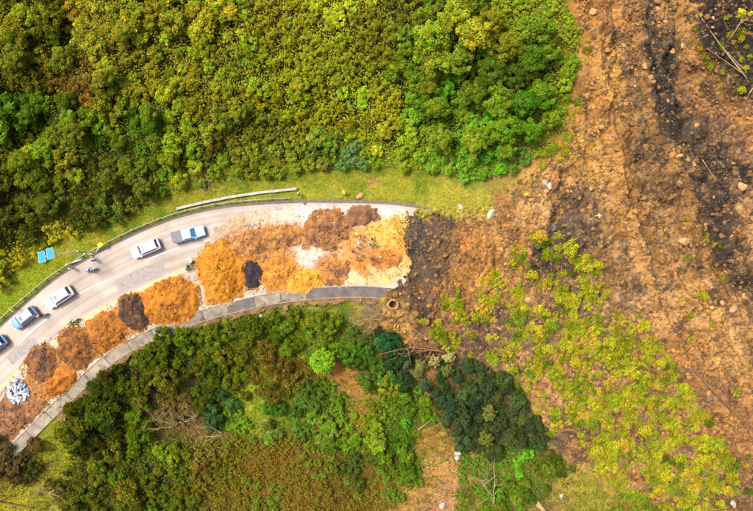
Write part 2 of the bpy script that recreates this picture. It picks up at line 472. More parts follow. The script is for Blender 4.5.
def ground_colour(x, y, z):
    u, v = to_px(x, y, z)
    uc = np.clip(u, -30, 783); vc = np.clip(v, -30, 541)
    wa = 9 + 9 * smooth(600, 650, uc) * (1 - smooth(290, 330, vc))
    wu = uc + wa * fbm(x / 4.5, y / 4.5, 90, 4, 0.6); wv = vc + wa * fbm(x / 4.5 + 9, y / 4.5, 95, 4, 0.6)
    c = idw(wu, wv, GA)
    sl = smooth(-0.5, 1.5, slide_mask(u, v))
    big = fbm(x / 3.0, y / 3.0, 110, 4, 0.65); fine = perlin(x / 0.42, y / 0.42, 120)
    val = 1 + (0.16 + 0.26 * sl) * big + (0.10 + 0.48 * sl) * fine
    c = c * np.clip(val, 0.22, 2.0)[:, None]
    hue = fbm(x / 2.2, y / 2.2, 130, 3)
    fl = flow_x(u, v)
    streak = fbm(fl / 1.3 + 0.4 * perlin(x / 6, y / 6, 136), y / 13, 137, 3, 0.6) * sl * smooth(-18, -4, fl)
    c = c * (1 + 0.24 * streak)[:, None]
    c[:, 0] *= 1 + 0.10 * hue; c[:, 2] *= 1 - 0.18 * hue
    # scattered darker patches and pale dry clods in the slide
    dark_crust = smooth(0.36, 0.70, fbm(x / 1.9, y / 1.9, 140, 4, 0.62)) * sl * (0.75 + 0.45 * smooth(610, 660, u) * (1 - smooth(260, 330, v)))
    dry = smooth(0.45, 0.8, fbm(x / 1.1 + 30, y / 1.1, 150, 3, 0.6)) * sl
    c = c * (1 - 0.55 * dark_crust)[:, None]
    c = c * (1 - 0.5 * dry)[:, None] + (srgb((228, 168, 88)) * 0.5 * dry[:, None])
    # pale ochre crests of the ridges
    for rg in RIDGES + [SCARP]:
        rd, _ = seg_dist(u + 6 * perlin(u / 18, v / 18, 68), v + 6 * perlin(u / 18 + 4, v / 18, 69), rg)
        k = (0.75 * np.exp(-(rd * S / 0.9) ** 2) * sl * (0.6 + 0.4 * fine))[:, None]
        c = c * (1 - k) + srgb((208, 150, 74)) * k
    # drier yellow tufts on the verge
    ys = smooth(0.1, 0.6, fbm(x / 2.0 + 50, y / 0.9, 160, 4)) * (1 - sl)
    g = (c[:, 1] > 0.15)
    c = np.where(g[:, None], c * (1 - 0.45 * ys)[:, None] + srgb((205, 185, 70)) * 0.45 * ys[:, None], c)
    return c

# ------------------------------------------------------------------ the ground, one sheet split where the slide lies
def axis(lo, hi, step, far):
    a = np.arange(lo, hi + step / 2, step)
    ext = []; d = step
    p = hi
    while p < far:
        d *= 1.35; p += d; ext.append(p)
    ext = np.array(ext)
    return np.concatenate([(lo - (ext - hi))[::-1], a, ext])
ax = axis(-64, 64, 0.21, 2500); ay = axis(-45, 45, 0.21, 2500)
GX, GY = np.meshgrid(ax, ay)
gx = GX.ravel(); gy = GY.ravel()
gz = height(gx, gy)
far = np.maximum(np.abs(gx) - 90, 0) + np.maximum(np.abs(gy) - 70, 0)
gz = np.where(far > 0, gz + 14 * fbm(gx / 160, gy / 160, 170, 3) * smooth(0, 150, far), gz)
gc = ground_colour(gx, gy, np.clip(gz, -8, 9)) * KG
nx, ny = len(ax), len(ay)
GZ = gz.reshape(ny, nx)
def hgrid(x, y):
    """height of the ground mesh at (x, y)"""
    x = np.asarray(x, float); y = np.asarray(y, float)
    i = np.clip(np.searchsorted(ax, x) - 1, 0, nx - 2); j = np.clip(np.searchsorted(ay, y) - 1, 0, ny - 2)
    tx = (x - ax[i]) / (ax[i + 1] - ax[i]); ty = (y - ay[j]) / (ay[j + 1] - ay[j])
    return (GZ[j, i] * (1 - tx) + GZ[j, i + 1] * tx) * (1 - ty) + (GZ[j + 1, i] * (1 - tx) + GZ[j + 1, i + 1] * tx) * ty
I, J = np.meshgrid(np.arange(nx - 1), np.arange(ny - 1))
q = (J * nx + I).ravel()
faces = np.stack([q, q + 1, q + nx + 1, q + nx], 1)
fu, fv = to_px(gx[q], gy[q], np.clip(gz[q], -8, 9))
smk = slide_mask(CU + gx[q] / S, CV - gy[q] / S) > -0.3
def submesh(name, sel):
    f = faces[sel]
    used, inv = np.unique(f, return_inverse=True)
    V = np.stack([gx[used], gy[used], gz[used]], 1)
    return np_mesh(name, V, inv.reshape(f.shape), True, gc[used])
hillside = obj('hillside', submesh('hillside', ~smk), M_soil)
tag(hillside, 'overgrown hillside ground with grassy verge above and below the road', kind='structure')
landslide = obj('landslide_slope', submesh('landslide_slope', smk), M_soil)
tag(landslide, 'wide slope of churned orange and grey landslide soil burying the road', kind='structure')

# ------------------------------------------------------------------ road
def resample(line, n):
    p = np.array(line, float)
    d = np.concatenate([[0], np.cumsum(np.hypot(*np.diff(p, axis=0).T))])
    t = np.linspace(0, d[-1], n)
    return np.stack([np.interp(t, d, p[:, 0]), np.interp(t, d, p[:, 1])], 1)

def ribbon(name, a, b, z, mat, parent=None, nacross=1):
    """strip between two pixel polylines of equal count, at height z"""
    a = np.asarray(a); b = np.asarray(b)
    rows = []
    for k in range(nacross + 1):
        t = k / nacross
        m = a * (1 - t) + b * t
        x, y = flat_xy(m[:, 0], m[:, 1])
        rows.append(np.stack([x, y, np.full(len(x), z)], 1))
    V = np.concatenate(rows)
    n = len(a)
    F = []
    for k in range(nacross):
        for i in range(n - 1):
            F.append((k * n + i, (k + 1) * n + i, (k + 1) * n + i + 1, k * n + i + 1))
    me = np_mesh(name, V, np.array(F), False)
    mid = (a + b) / 2 * S
    al = np.concatenate([[0], np.cumsum(np.hypot(*np.diff(mid, axis=0).T))]); wd = np.hypot(*(a - b).T) * S
    uv = np.concatenate([np.stack([al, wd * k / nacross], 1) for k in range(nacross + 1)])
    lay = me.uv_layers.new(name='UVMap')
    lay.data.foreach_set('uv', uv[np.array(F).ravel()].astype(np.float32).ravel())
    return obj(name, me, mat, parent)

def mat_road():
    m, nt, b = new_mat('worn_pale_asphalt')
    b.inputs['Roughness'].default_value = 0.85
    b.inputs['Specular IOR Level'].default_value = 0.25
    tc = nt.nodes.new('ShaderNodeTexCoord')
    def noise(scale, det=5, rough=0.6):
        n = nt.nodes.new('ShaderNodeTexNoise'); n.inputs['Scale'].default_value = scale
        n.inputs['Detail'].default_value = det; n.inputs['Roughness'].default_value = rough
        nt.links.new(tc.outputs['Object'], n.inputs['Vector']); return n
    def ramp(n, a, b_, ca, cb):
        r = nt.nodes.new('ShaderNodeValToRGB')
        r.color_ramp.elements[0].position = a; r.color_ramp.elements[0].color = (*ca, 1)
        r.color_ramp.elements[1].position = b_; r.color_ramp.elements[1].color = (*cb, 1)
        nt.links.new(n.outputs['Fac'], r.inputs['Fac']); return r
    base = ramp(noise(0.16, 4), 0.36, 0.66, (0.160, 0.137, 0.120), (0.225, 0.195, 0.170))
    grain = ramp(noise(9, 4, 0.7), 0.3, 0.7, (0.8, 0.8, 0.8), (1.15, 1.15, 1.15))
    dustf = ramp(noise(0.35, 7, 0.72), 0.47, 0.72, (0, 0, 0), (0.8, 0.8, 0.8))
    mul = nt.nodes.new('ShaderNodeMix'); mul.data_type = 'RGBA'; mul.blend_type = 'MULTIPLY'; mul.inputs['Factor'].default_value = 1
    nt.links.new(base.outputs['Color'], mul.inputs['A']); nt.links.new(grain.outputs['Color'], mul.inputs['B'])
    dm = nt.nodes.new('ShaderNodeMix'); dm.data_type = 'RGBA'
    nt.links.new(dustf.outputs['Color'], dm.inputs['Factor'])
    nt.links.new(mul.outputs['Result'], dm.inputs['A']); dm.inputs['B'].default_value = (0.22, 0.165, 0.115, 1)
    uvn = nt.nodes.new('ShaderNodeUVMap')
    mp = nt.nodes.new('ShaderNodeMapping'); mp.inputs['Scale'].default_value = (0.03, 1.1, 1)
    sn = nt.nodes.new('ShaderNodeTexNoise'); sn.inputs['Scale'].default_value = 1.0; sn.inputs['Detail'].default_value = 5
    nt.links.new(uvn.outputs['UV'], mp.inputs['Vector']); nt.links.new(mp.outputs['Vector'], sn.inputs['Vector'])
    st = ramp(sn, 0.3, 0.7, (0.70, 0.72, 0.76), (1.16, 1.13, 1.10))
    sm = nt.nodes.new('ShaderNodeMix'); sm.data_type = 'RGBA'; sm.blend_type = 'MULTIPLY'; sm.inputs['Factor'].default_value = 1
    nt.links.new(dm.outputs['Result'], sm.inputs['A']); nt.links.new(st.outputs['Color'], sm.inputs['B'])
    nt.links.new(sm.outputs['Result'], b.inputs['Base Color'])
    return m
M_road = mat_road()
NR = 220
rU = resample(UP, NR); rL = resample(LO, NR)
road = ribbon('road', rU, rL, 0.0, M_road, None, 6)
tag(road, 'curving dusty grey road crossing the picture from the lower left', kind='structure')

M_white = mat_plain('white_road_paint', (0.30, 0.29, 0.265), 0.7, noise=0.35, scale=3)
M_yellow = mat_plain('faded_yellow_road_paint', (0.40, 0.29, 0.07), 0.7, noise=0.35, scale=2.5)
def paint(name, pts, width_px, mat, z=0.006):
    l = resample(catmull(pts, 8), 24)
    a = np.array(offset_line([tuple(p) for p in l], -width_px / 2)); b = np.array(offset_line([tuple(p) for p in l], width_px / 2))
    return ribbon(name, a, b, z, mat, road)
for seg in ([(18, 345), (32, 331), (47, 319)], [(80, 293.5), (93, 286.5), (107, 280)], [(145, 260.5), (162, 253.5), (179, 248)], [(205, 241), (215, 238.5), (226, 236)], [(-40, 402), (-26, 387), (-12, 372)]):
    paint('lane_dash', seg, 1.3, M_white)
for off in (-1.1, 1.1):
    yl = [(-30, 420), (0, 388), (30, 361.5), (49, 346.5), (75, 325.5), (100, 309.5), (140, 289.5), (183, 270.5), (215, 258.5), (250, 250), (300, 243), (360, 241)]
    l = catmull(yl, 8)
    paint('centre_line', offset_line(l, off), 1.2, M_yellow)

M_patch = mat_plain('newer_asphalt', (0.125, 0.112, 0.104), 0.9, noise=0.2, scale=2)
for pts_, w_ in (([(118, 287), (140, 276), (164, 266.5)], 13), ([(10, 362), (24, 350), (36, 341)], 9)):
    paint('asphalt_patch', pts_, w_, M_patch, 0.003)
# kerb and drain along the upper edge, rail shadow painted into its dark tone
M_drain = mat_plain('shadow_toned_drain_concrete', (0.055, 0.046, 0.034), 0.9, noise=0.35, scale=1.5, bump=0.01)
ou = np.array(resample(offset_line(UP, -3.2), NR))
ribbon('upper_drain', ou[:], rU, -0.02, M_drain).update_tag()
tag(bpy.data.objects['upper_drain'], 'narrow drain with painted shadow along the upper road edge', kind='structure')

def strip_solid(name, line, w_px, z0, z1, mat, parent=None):
    """a real solid bar following a pixel polyline"""
    a = np.array(offset_line(line, -w_px / 2)); b = np.array(offset_line(line, w_px / 2))
    ax_, ay_ = flat_xy(a[:, 0], a[:, 1]); bx_, by_ = flat_xy(b[:, 0], b[:, 1])
    n = len(a)
    za = z0 if np.ndim(z0) else np.full(n, z0); zb = z1 if np.ndim(z1) else np.full(n, z1)
    V = np.concatenate([np.stack([ax_, ay_, za], 1), np.stack([bx_, by_, za], 1), np.stack([ax_, ay_, zb], 1), np.stack([bx_, by_, zb], 1)])
    F = []
    for i in range(n - 1):
        F += [(2 * n + i, 3 * n + i, 3 * n + i + 1, 2 * n + i + 1), (i, 2 * n + i, 2 * n + i + 1, i + 1), (n + i, n + i + 1, 3 * n + i + 1, 3 * n + i), (i, i + 1, n + i + 1, n + i)]
    F += [(0, n, 3 * n, 2 * n), (n - 1, 3 * n - 1, 4 * n - 1, 2 * n - 1)][:1] + [(n - 1, 3 * n - 1, 4 * n - 1, 2 * n - 1)]
    return obj(name, np_mesh(name, V, np.array(F), False), mat, parent)

# concrete gutter along the lower edge, slab by slab
gutter = empty('concrete_gutter', (0, 0, 0)); gutter['kind'] = 'structure'
gutter['label'] = 'broad concrete gutter with some darker slabs along the lower road edge'
gl = resample(LO, 900)
cum = np.concatenate([[0], np.cumsum(np.hypot(*np.diff(gl, axis=0).T))])
slabmats = [mat_plain('gutter_concrete', c, 0.9, noise=0.4, scale=0.9, bump=0.01) for c in ((0.104, 0.086, 0.062), (0.090, 0.076, 0.056), (0.112, 0.092, 0.066), (0.045, 0.040, 0.036), (0.080, 0.068, 0.052))]
pos = 0.0; i_s = 0
while pos < cum[-1] - 22:
    L = 27.0
    sel = (cum >= pos) & (cum <= pos + L - 0.3)
    pts = gl[sel]
    mid = pts[len(pts) // 2]
    pos += L
    if mid[0] < -60 or mid[0] > 402: continue
    inn = np.array(offset_line([tuple(p) for p in pts], GUT_W / 2))
    pick = slabmats[i_s % 3]
    if 222 < mid[0] < 258 or 318 < mid[0] < 350 or 365 < mid[0] < 380: pick = slabmats[3]  # darker concrete for the slabs on these stretches
    elif 356 < mid[0] < 378 or 180 < mid[0] < 200: pick = slabmats[4]
    strip_solid('slab', [tuple(p) for p in inn], GUT_W - 1.6, -0.3, 0.022 + 0.012 * (i_s % 2), pick, gutter)
    i_s += 1
edge_pts = [tuple(p) for p in gl if -60 < p[0] < 392]
strip_solid('gutter_bed', offset_line(edge_pts[::6], GUT_W / 2), GUT_W - 1.0, -0.5, -0.012, slabmats[3], gutter)
M_kerb = mat_plain('pale_kerb_concrete', (0.145, 0.122, 0.090), 0.85, noise=0.25, scale=2)
strip_solid('kerb', edge_pts[::6], 0.9, -0.3, 0.10, M_kerb, gutter)
strip_solid('kerb', offset_line(edge_pts[::6], GUT_W - 0.3), 0.9, -0.6, 0.07, slabmats[0], gutter)

# ------------------------------------------------------------------ mud and heaps on the road
def patch(name, poly, zfun, colfun, mat, step=0.16, margin=0.8, warp=3.0, keep=-0.25, parent=None, seed=0):
    poly = np.array(poly, float)
    x0, y1 = flat_xy(poly[:, 0].min(), poly[:, 1].min()); x1, y0 = flat_xy(poly[:, 0].max(), poly[:, 1].max())
    xs = np.arange(x0 - margin, x1 + margin, step); ys = np.arange(y0 - margin, y1 + margin, step)
    X, Y = np.meshgrid(xs, ys); X = X.ravel(); Y = Y.ravel()
    u = CU + X / S; v = CV - Y / S
    uu = u + warp * fbm(X / 1.6, Y / 1.6, 200 + seed, 4, 0.6); vv = v + warp * fbm(X / 1.6 + 5, Y / 1.6, 210 + seed, 4, 0.6)
    d = poly_sd(uu, vv, [tuple(p) for p in poly]) * S
    Z = zfun(X, Y, d)
    n = len(xs)
    A, B = np.meshgrid(np.arange(len(xs) - 1), np.arange(len(ys) - 1))
    qd = (B * n + A).ravel()
    F = np.stack([qd, qd + 1, qd + n + 1, qd + n], 1)
    F = F[(d[F] > keep).any(1)]
    used, inv = np.unique(F, return_inverse=True)
    C = colfun(X[used], Y[used], d[used])
    return obj(name, np_mesh(name, np.stack([X[used], Y[used], Z[used]], 1), inv.reshape(F.shape), True, C), mat, parent)

def soil_var(X, Y, base, seed, big=0.22, alt=None):
    c = np.tile(np.asarray(base), (len(X), 1))
    if alt is not None:
        t = smooth(-0.15, 0.45, fbm(X / 1.8, Y / 1.8, 240 + seed, 4, 0.6))[:, None]
        c = c * (1 - t) + np.asarray(alt) * t
    n = 1 + big * fbm(X / 0.8, Y / 0.8, 250 + seed, 4, 0.65) + 0.22 * perlin(X / 0.33, Y / 0.33, 270 + seed)
    return c * np.clip(n, 0.45, 1.6)[:, None]

MUD = np.array([(330,205,243,232,220),(392,207,246,236,222),(285,209,238,222,200),(258,214,222,200,172),(238,220,210,178,140),(222,230,205,180,150),(310,207,242,230,218),(360,203,243,232,220),(225,226,210,185,155),(235,240,200,130,70),(270,240,205,140,70),(280,270,225,150,50),(300,290,240,170,60),(270,295,215,150,80),(310,240,200,135,80),(335,225,185,125,85),(325,270,195,130,70),(350,250,235,165,90),(380,235,245,195,95),(395,225,250,205,110),(380,258,225,150,75),(405,245,240,170,70),(360,265,225,150,70),(345,262,225,170,110),(362,245,225,165,100),(375,280,246,214,146),(350,280,246,218,165),(395,275,246,210,138),(310,253,240,225,205),(195,290,228,200,158),(240,255,205,135,60),(100,340,215,155,80),(50,385,190,135,75),(20,420,178,125,80),(60,370,205,145,75),(150,300,220,155,70),(215,300,225,195,150)], float)
def mud_col(X, Y, d):
    u = CU + X / S; v = CV - Y / S
    c = idw(u + 5 * fbm(X / 2, Y / 2, 301, 3), v + 5 * fbm(X / 2 + 3, Y / 2, 305, 3), MUD) * KG
    n = 1 + 0.26 * fbm(X / 0.7, Y / 0.7, 310, 4, 0.7) + 0.14 * perlin(X / 0.33, Y / 0.33, 316)
    return c * np.clip(n, 0.5, 1.5)[:, None]
def mud_z(X, Y, d):
    return -0.05 + 0.09 * smooth(-0.25, 0.5, d) + 0.05 * fbm(X / 1.3, Y / 1.3, 320, 4, 0.6) * smooth(0, 0.6, d)
mud1 = patch('mud_sheet', [(203, 250), (216, 226), (240, 213), (262, 208), (300, 205.5), (345, 205.5), (382, 206), (408, 209), (414, 240), (416, 262), (404, 280), (384, 287), (352, 285), (322, 287), (300, 292), (266, 294), (262, 284), (240, 296), (214, 300), (200, 288)], mud_z, mud_col, M_heap, step=0.17, warp=4)
tag(mud1, 'spread of yellow and orange mud covering the road before the landslide', 'mud', kind='stuff')
mud2 = patch('mud_sheet', [(-20, 420), (8, 392), (26, 372), (34, 352), (52, 352), (64, 340), (90, 322), (122, 302), (150, 288), (176, 280), (196, 286), (192, 308), (160, 320), (128, 338), (98, 356), (76, 377), (52, 400), (20, 432), (-20, 470)], mud_z, mud_col, M_heap, step=0.17, warp=4, seed=3)
tag(mud2, 'brown mud smeared under the row of heaps on the lower lane', 'mud', kind='stuff')

g0 = [p for p in resample(offset_line(LO, 8.0), 400) if 55 < p[0] < 384]; g1 = [p for p in resample(offset_line(LO, 14.5), 400) if 55 < p[0] < 384]
gs = patch('gutter_soil', [tuple(p) for p in g0[::4]] + [tuple(p) for p in g1[::-4]], lambda X, Y, d: -0.05 + 0.13 * smooth(-0.2, 0.9, d) + 0.07 * fbm(X / 0.7, Y / 0.7, 340, 5, 0.7), lambda X, Y, d: soil_var(X, Y, srgb((160, 126, 84), KG), 41, 0.3, srgb((124, 104, 66), KG)), M_heap, step=0.14, warp=4.5, seed=9)
tag(gs, 'brown soil washed along the outer side of the concrete gutter', 'soil', kind='stuff')
HEAPS = [  # polygon, height, colour, alternate colour, label
 ([(30,352),(42,344),(54,350),(58,364),(54,378),(42,382),(30,374),(27,362)], 1.1, (165,110,60), (110,82,66), 'speckled brown heap of soil above the pile of pale rubble'),
 ([(57,372),(66,366),(76,372),(74,384),(62,392),(54,398),(44,392),(46,382)], 1.0, (205,125,30), (185,112,34), 'low orange heap between the speckled heap and the gutter'),
 ([(58,340),(70,328),(86,330),(98,345),(100,352),(86,366),(72,368),(60,356)], 1.4, (168,108,48), (140,92,54), 'brownish orange heap beside the double yellow line'),
 ([(88,322),(104,312),(118,314),(128,332),(122,342),(108,350),(94,348),(86,336)], 1.4, (196,124,36), (176,110,42), 'orange heap left of the dark brown heap'),
 ([(120,300),(130,292),(140,294),(148,312),(150,324),(140,330),(126,328),(121,314)], 1.1, (125,88,55), (85,66,58), 'dark brown earth heap squeezed between two orange heaps'),
 ([(142,296),(158,284),(178,280),(196,286),(200,300),(194,316),(176,324),(158,323),(146,316)], 1.7, (210,134,26), (196,124,40), 'broad bright orange heap touching the gutter in the bend'),
 ([(160,280),(176,275),(192,280),(188,290),(170,291)], 0.6, (205,130,28), (175,110,40), 'small orange lump on top edge of the broad bright heap'),
 ([(196,262),(206,248),(224,242),(236,252),(244,272),(242,292),(226,302),(208,302),(202,284)], 1.6, (222,140,20), (230,155,45), 'tall bright orange heap left of the black asphalt rubble'),
 ([(241,268),(248,260),(258,262),(263,274),(260,286),(250,292),(243,284)], 0.9, (78,66,64), (50,46,50), 'small black heap of broken asphalt among orange soil'),
 ([(226,242),(244,232),(270,226),(298,224),(306,233),(296,246),(272,252),(250,256),(234,254)], 1.3, (205,142,72), (160,112,72), 'long brown heap along the white strip of clear road'),
 ([(262,262),(284,254),(298,262),(296,280),(284,290),(268,290),(262,276)], 1.0, (225,150,50), (200,130,60), 'orange heap right of the black asphalt rubble'),
 ([(284,276),(304,266),(322,268),(326,284),(306,293),(286,294)], 0.7, (245,178,55), (230,155,50), 'low yellow heap at the lower road edge near the barrier'),
 ([(304,222),(318,210),(338,208),(350,222),(348,240),(334,250),(314,246),(304,236)], 1.2, (182,126,74), (146,104,72), 'dull brown heap left of the people on the mud'),
 ([(344,214),(354,205),(368,204),(380,212),(380,220),(366,226),(350,226)], 1.0, (160,114,74), (130,95,68), 'dark brown heap at the upper road edge above the people'),
 ([(318,262),(334,254),(350,262),(350,276),(340,287),(322,286)], 0.9, (205,140,72), (160,112,74), 'brown heap below left of the people beside the gutter'),
 ([(384,222),(398,214),(406,224),(404,244),(392,250),(384,238)], 0.5, (248,195,90), (240,170,60), 'low pale yellow heap against the landslide front'),
 ([(366,256),(384,250),(404,252),(404,264),(388,270),(370,268)], 0.5, (222,145,65), (190,120,60), 'low orange heap right of the people'),
 ([(-10,412),(6,398),(24,404),(44,398),(50,404),(30,424),(12,440),(-8,452)], 0.6, (170,118,72), (125,90,68), 'low brown heap of rubble and soil at the far left edge of road'),
]
for hi, (poly, hh, c0, c1, lab) in enumerate(HEAPS):
    pc_ = np.mean(np.array(poly, float), 0); poly = [tuple(pc_ + (np.array(p) - pc_) * (1.13 if hi < 8 else 1.07)) for p in poly]
    rr = max(poly_sd(np.array([np.mean([p[0] for p in poly])]), np.array([np.mean([p[1] for p in poly])]), poly)[0] * S, 0.6)
    def hz(X, Y, d, hh=hh, rr=rr, hi=hi):
        t = np.clip(d / (rr * 1.1), -0.3, 1)
        dome = np.where(t > 0, np.clip(t, 0, 1) ** 0.95, t)
        lump = 0.12 * fbm(X / 0.9, Y / 0.9, 400 + hi * 5, 5, 0.75) + 0.06 * np.abs(perlin(X / 0.5, Y / 0.5, 420 + hi))
        return -0.02 + (1.05 if hi < 8 else 0.6) * hh * dome * (1 + 0.3 * fbm(X / 2.2, Y / 2.2, 430 + hi, 2)) + lump * smooth(0, 0.8, d) * min(1, hh)
    def hc(X, Y, d, c0=c0, c1=c1, hi=hi):
        c = soil_var(X, Y, srgb(c0, KG * 1.05), hi, 0.34, srgb(c1, KG))
        c = c * 0.97 + (c @ np.array([.3, .6, .1]))[:, None] * 0.03
        k = smooth(-0.1, 0.4, d + 0.25 * fbm(X / 0.8, Y / 0.8, 460 + hi, 3))[:, None]
        return c * k + mud_col(X, Y, d) * (1 - k)
    o = patch('soil_heap', poly, hz, hc, M_heap, step=0.14, warp=3.0, seed=hi % 20, keep=-0.12)
    tag(o, lab, 'soil heap', 'soil heaps dumped on the road')

# ------------------------------------------------------------------ rocks
def ico(sub):
    bm = bmesh.new(); bmesh.ops.create_icosphere(bm, subdivisions=sub, radius=1.0)
    V = np.array([v.co[:] for v in bm.verts]); F = np.array([[v.index for v in f.verts] for f in bm.faces]); bm.free()
    return V, F
ICO1 = ico(1); ICO2 = ico(2)
def rock_verts(V, r):
    d = r.normal(size=(7, 3)); d /= np.linalg.norm(d, axis=1)[:, None]
    off = r.uniform(0.42, 0.85, 7)
    W = V.copy()
    for k in range(7):
        t = W @ d[k]
        W = W - np.clip(t - off[k], 0, None)[:, None] * d[k]
    W = W * r.uniform(0.7, 1.2, 3)
    return W + r.normal(scale=0.03, size=W.shape)

def rubble(name, pts, size, cols, seed):
    """many small stones too small to pick apart, as one piece of stuff"""
    r = np.random.default_rng(seed)
    protos = [rock_verts(ICO1[0], r) for _ in range(12)]
    nv = len(ICO1[0]); n = len(pts)
    a = r.uniform(0, 2 * np.pi, n); k = r.integers(0, 12, n)
    B = np.stack(protos)[k]
    ca, sa = np.cos(a)[:, None], np.sin(a)[:, None]
    X = B[:, :, 0] * ca - B[:, :, 1] * sa; Y = B[:, :, 0] * sa + B[:, :, 1] * ca
    V = np.stack([X, Y, B[:, :, 2] * 0.75], 2) * size[:, None, None] + pts[:, None, :]
    F = (ICO1[1][None] + (np.arange(n) * nv)[:, None, None]).reshape(-1, 3)
    return obj(name, np_mesh(name, V.reshape(-1, 3), F, False, np.repeat(cols, nv, 0)), M_rock)

def scatter_px(n, poly, seed, dens=None):
    r = np.random.default_rng(seed)
    p = np.array(poly)
    out = []
    tot = 0
    while tot < n:
        u = r.uniform(p[:, 0].min(), p[:, 0].max(), n); v = r.uniform(p[:, 1].min(), p[:, 1].max(), n)
        k = inside_poly(u, v, poly)
        if dens is not None: k &= r.uniform(size=n) < dens(u, v)
        out.append(np.stack([u[k], v[k]], 1)); tot += k.sum()
    return np.concatenate(out)[:n]

SLIDE_VIEW = [(570, -25), (578, 15), (592, 40), (585, 85), (577, 125), (566, 150), (535, 168), (512, 186), (490, 205), (430, 209), (406, 208), (402, 240), (408, 262), (396, 288), (374, 311), (384, 330), (408, 350), (440, 362), (470, 352), (500, 368), (528, 398), (547, 425), (545, 445), (600, 478), (640, 497), (670, 530), (780, 530), (780, -25)]
n = 36000
pp = scatter_px(n, SLIDE_VIEW, 11, lambda u, v: smooth(-0.5, 0.4, fbm(u / 28, v / 28, 500, 3)) * 0.9 + 0.1)
x, y, z = at_px(pp[:, 0], pp[:, 1])
sz = np.random.default_rng(12).lognormal(math.log(0.115), 0.6, n).clip(0.045, 0.55)
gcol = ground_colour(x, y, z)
r12 = np.random.default_rng(13)
tone = r12.uniform(size=n)
pale = srgb((226, 172, 96))[None]; dark = srgb((88, 68, 56))[None]
t1 = (tone > 0.45)[:, None] * r12.uniform(0.0, 0.45, (n, 1)); t2 = (tone < 0.36)[:, None] * 0.65
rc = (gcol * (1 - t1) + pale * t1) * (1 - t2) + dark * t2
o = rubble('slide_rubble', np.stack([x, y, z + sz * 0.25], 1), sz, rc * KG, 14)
tag(o, 'countless small tan stones strewn over the landslide', 'rubble', kind='stuff')

# clods on the road heaps and mud
ROADPOLY = [(-10, 410), (30, 350), (60, 330), (120, 296), (180, 276), (200, 250), (240, 226), (300, 210), (380, 206), (408, 210), (412, 262), (390, 288), (325, 288), (263, 296), (200, 314), (165, 325), (125, 344), (99, 362), (52, 406), (-10, 460)]
def surf_z(x, y):
    dg = bpy.context.evaluated_depsgraph_get()
    out = np.zeros(len(x))
    for i in range(len(x)):
        hit, loc, nrm, idx, ob, mtx = scene.ray_cast(dg, Vector((x[i], y[i], 40)), Vector((0, 0, -1)))
        out[i] = loc.z if hit else 0
    return out
pp = scatter_px(9000, ROADPOLY, 21, lambda u, v: smooth(-0.3, 0.5, fbm(u / 14, v / 14, 520, 3)))
x, y = flat_xy(pp[:, 0], pp[:, 1])
kp = (mud_col(x, y, None)[:, 2] / KG < 0.38) | (np.random.default_rng(28).uniform(size=len(x)) < 0.2)
pp = pp[kp]; x = x[kp]; y = y[kp]
bpy.context.view_layer.update()
z = surf_z(x, y)
sz = np.random.default_rng(22).lognormal(math.log(0.085), 0.45, len(x)).clip(0.04, 0.28)
mc = mud_col(x, y, None) / KG
for (poly, hh, c0, c1, lab) in HEAPS:
    k = inside_poly(pp[:, 0], pp[:, 1], [tuple(p) for p in poly])
    t_ = np.random.default_rng(29).uniform(size=(len(x), 1))
    mc = np.where(k[:, None], srgb(c0) * t_ + srgb(c1) * (1 - t_), mc)
tn = np.random.default_rng(23).uniform(size=len(x))
mc = mc * np.where(tn < 0.35, 0.55, np.where(tn > 0.85, 1.3, 0.95))[:, None]
o = rubble('road_rubble', np.stack([x, y, z + sz * 0.2], 1), sz, np.clip(mc, 0, 1) * KG, 24)
tag(o, 'countless clods and stones scattered over the muddy road', 'rubble', kind='stuff')

# boulders that can be picked out
rb = np.random.default_rng(31)
BOULD = []
for k in range(10):
    me = np_mesh('boulder', rock_verts(ICO2[0], rb), ICO2[1], False)
    at = me.color_attributes.new('Col', 'FLOAT_COLOR', 'POINT')
    BOULD.append(me)
def rock_mat(name, col):
    m = mat_plain(name, col, 0.85, noise=0.28, scale=2.5, bump=0.04, spec=0.2); return m
RM = {'pale': rock_mat('pale_rock', srgb((212, 166, 112), 0.29)), 'white': rock_mat('white_rock', (0.19, 0.175, 0.145)), 'tan': rock_mat('tan_rock', srgb((205, 155, 100), 0.30)), 'brown': rock_mat('brown_rock', srgb((150, 108, 72), 0.32)), 'grey': rock_mat('grey_rock', srgb((120, 108, 104), 0.32))}
_bm_cache = {}
def boulder(u, v, size, kind, label, group=None, rz=None, flat=0.7, stretch=1.0):
    k = int(rb.integers(0, 10))
    key = (k, kind)
    if key not in _bm_cache:
        me = BOULD[k].copy(); me.materials.clear(); me.materials.append(RM[kind]); _bm_cache[key] = me
    o = bpy.data.objects.new('boulder', _bm_cache[key])
    p = P(u, v)
    o.location = p + Vector((0, 0, size * 0.22))
    o.scale = (size * stretch, size, size * flat)
    o.rotation_euler = (rb.uniform(-.3, .3), rb.uniform(-.3, .3), rb.uniform(0, 6.28) if rz is None else rz)
    link(o)
    tag(o, label, 'boulder', group)
    return o

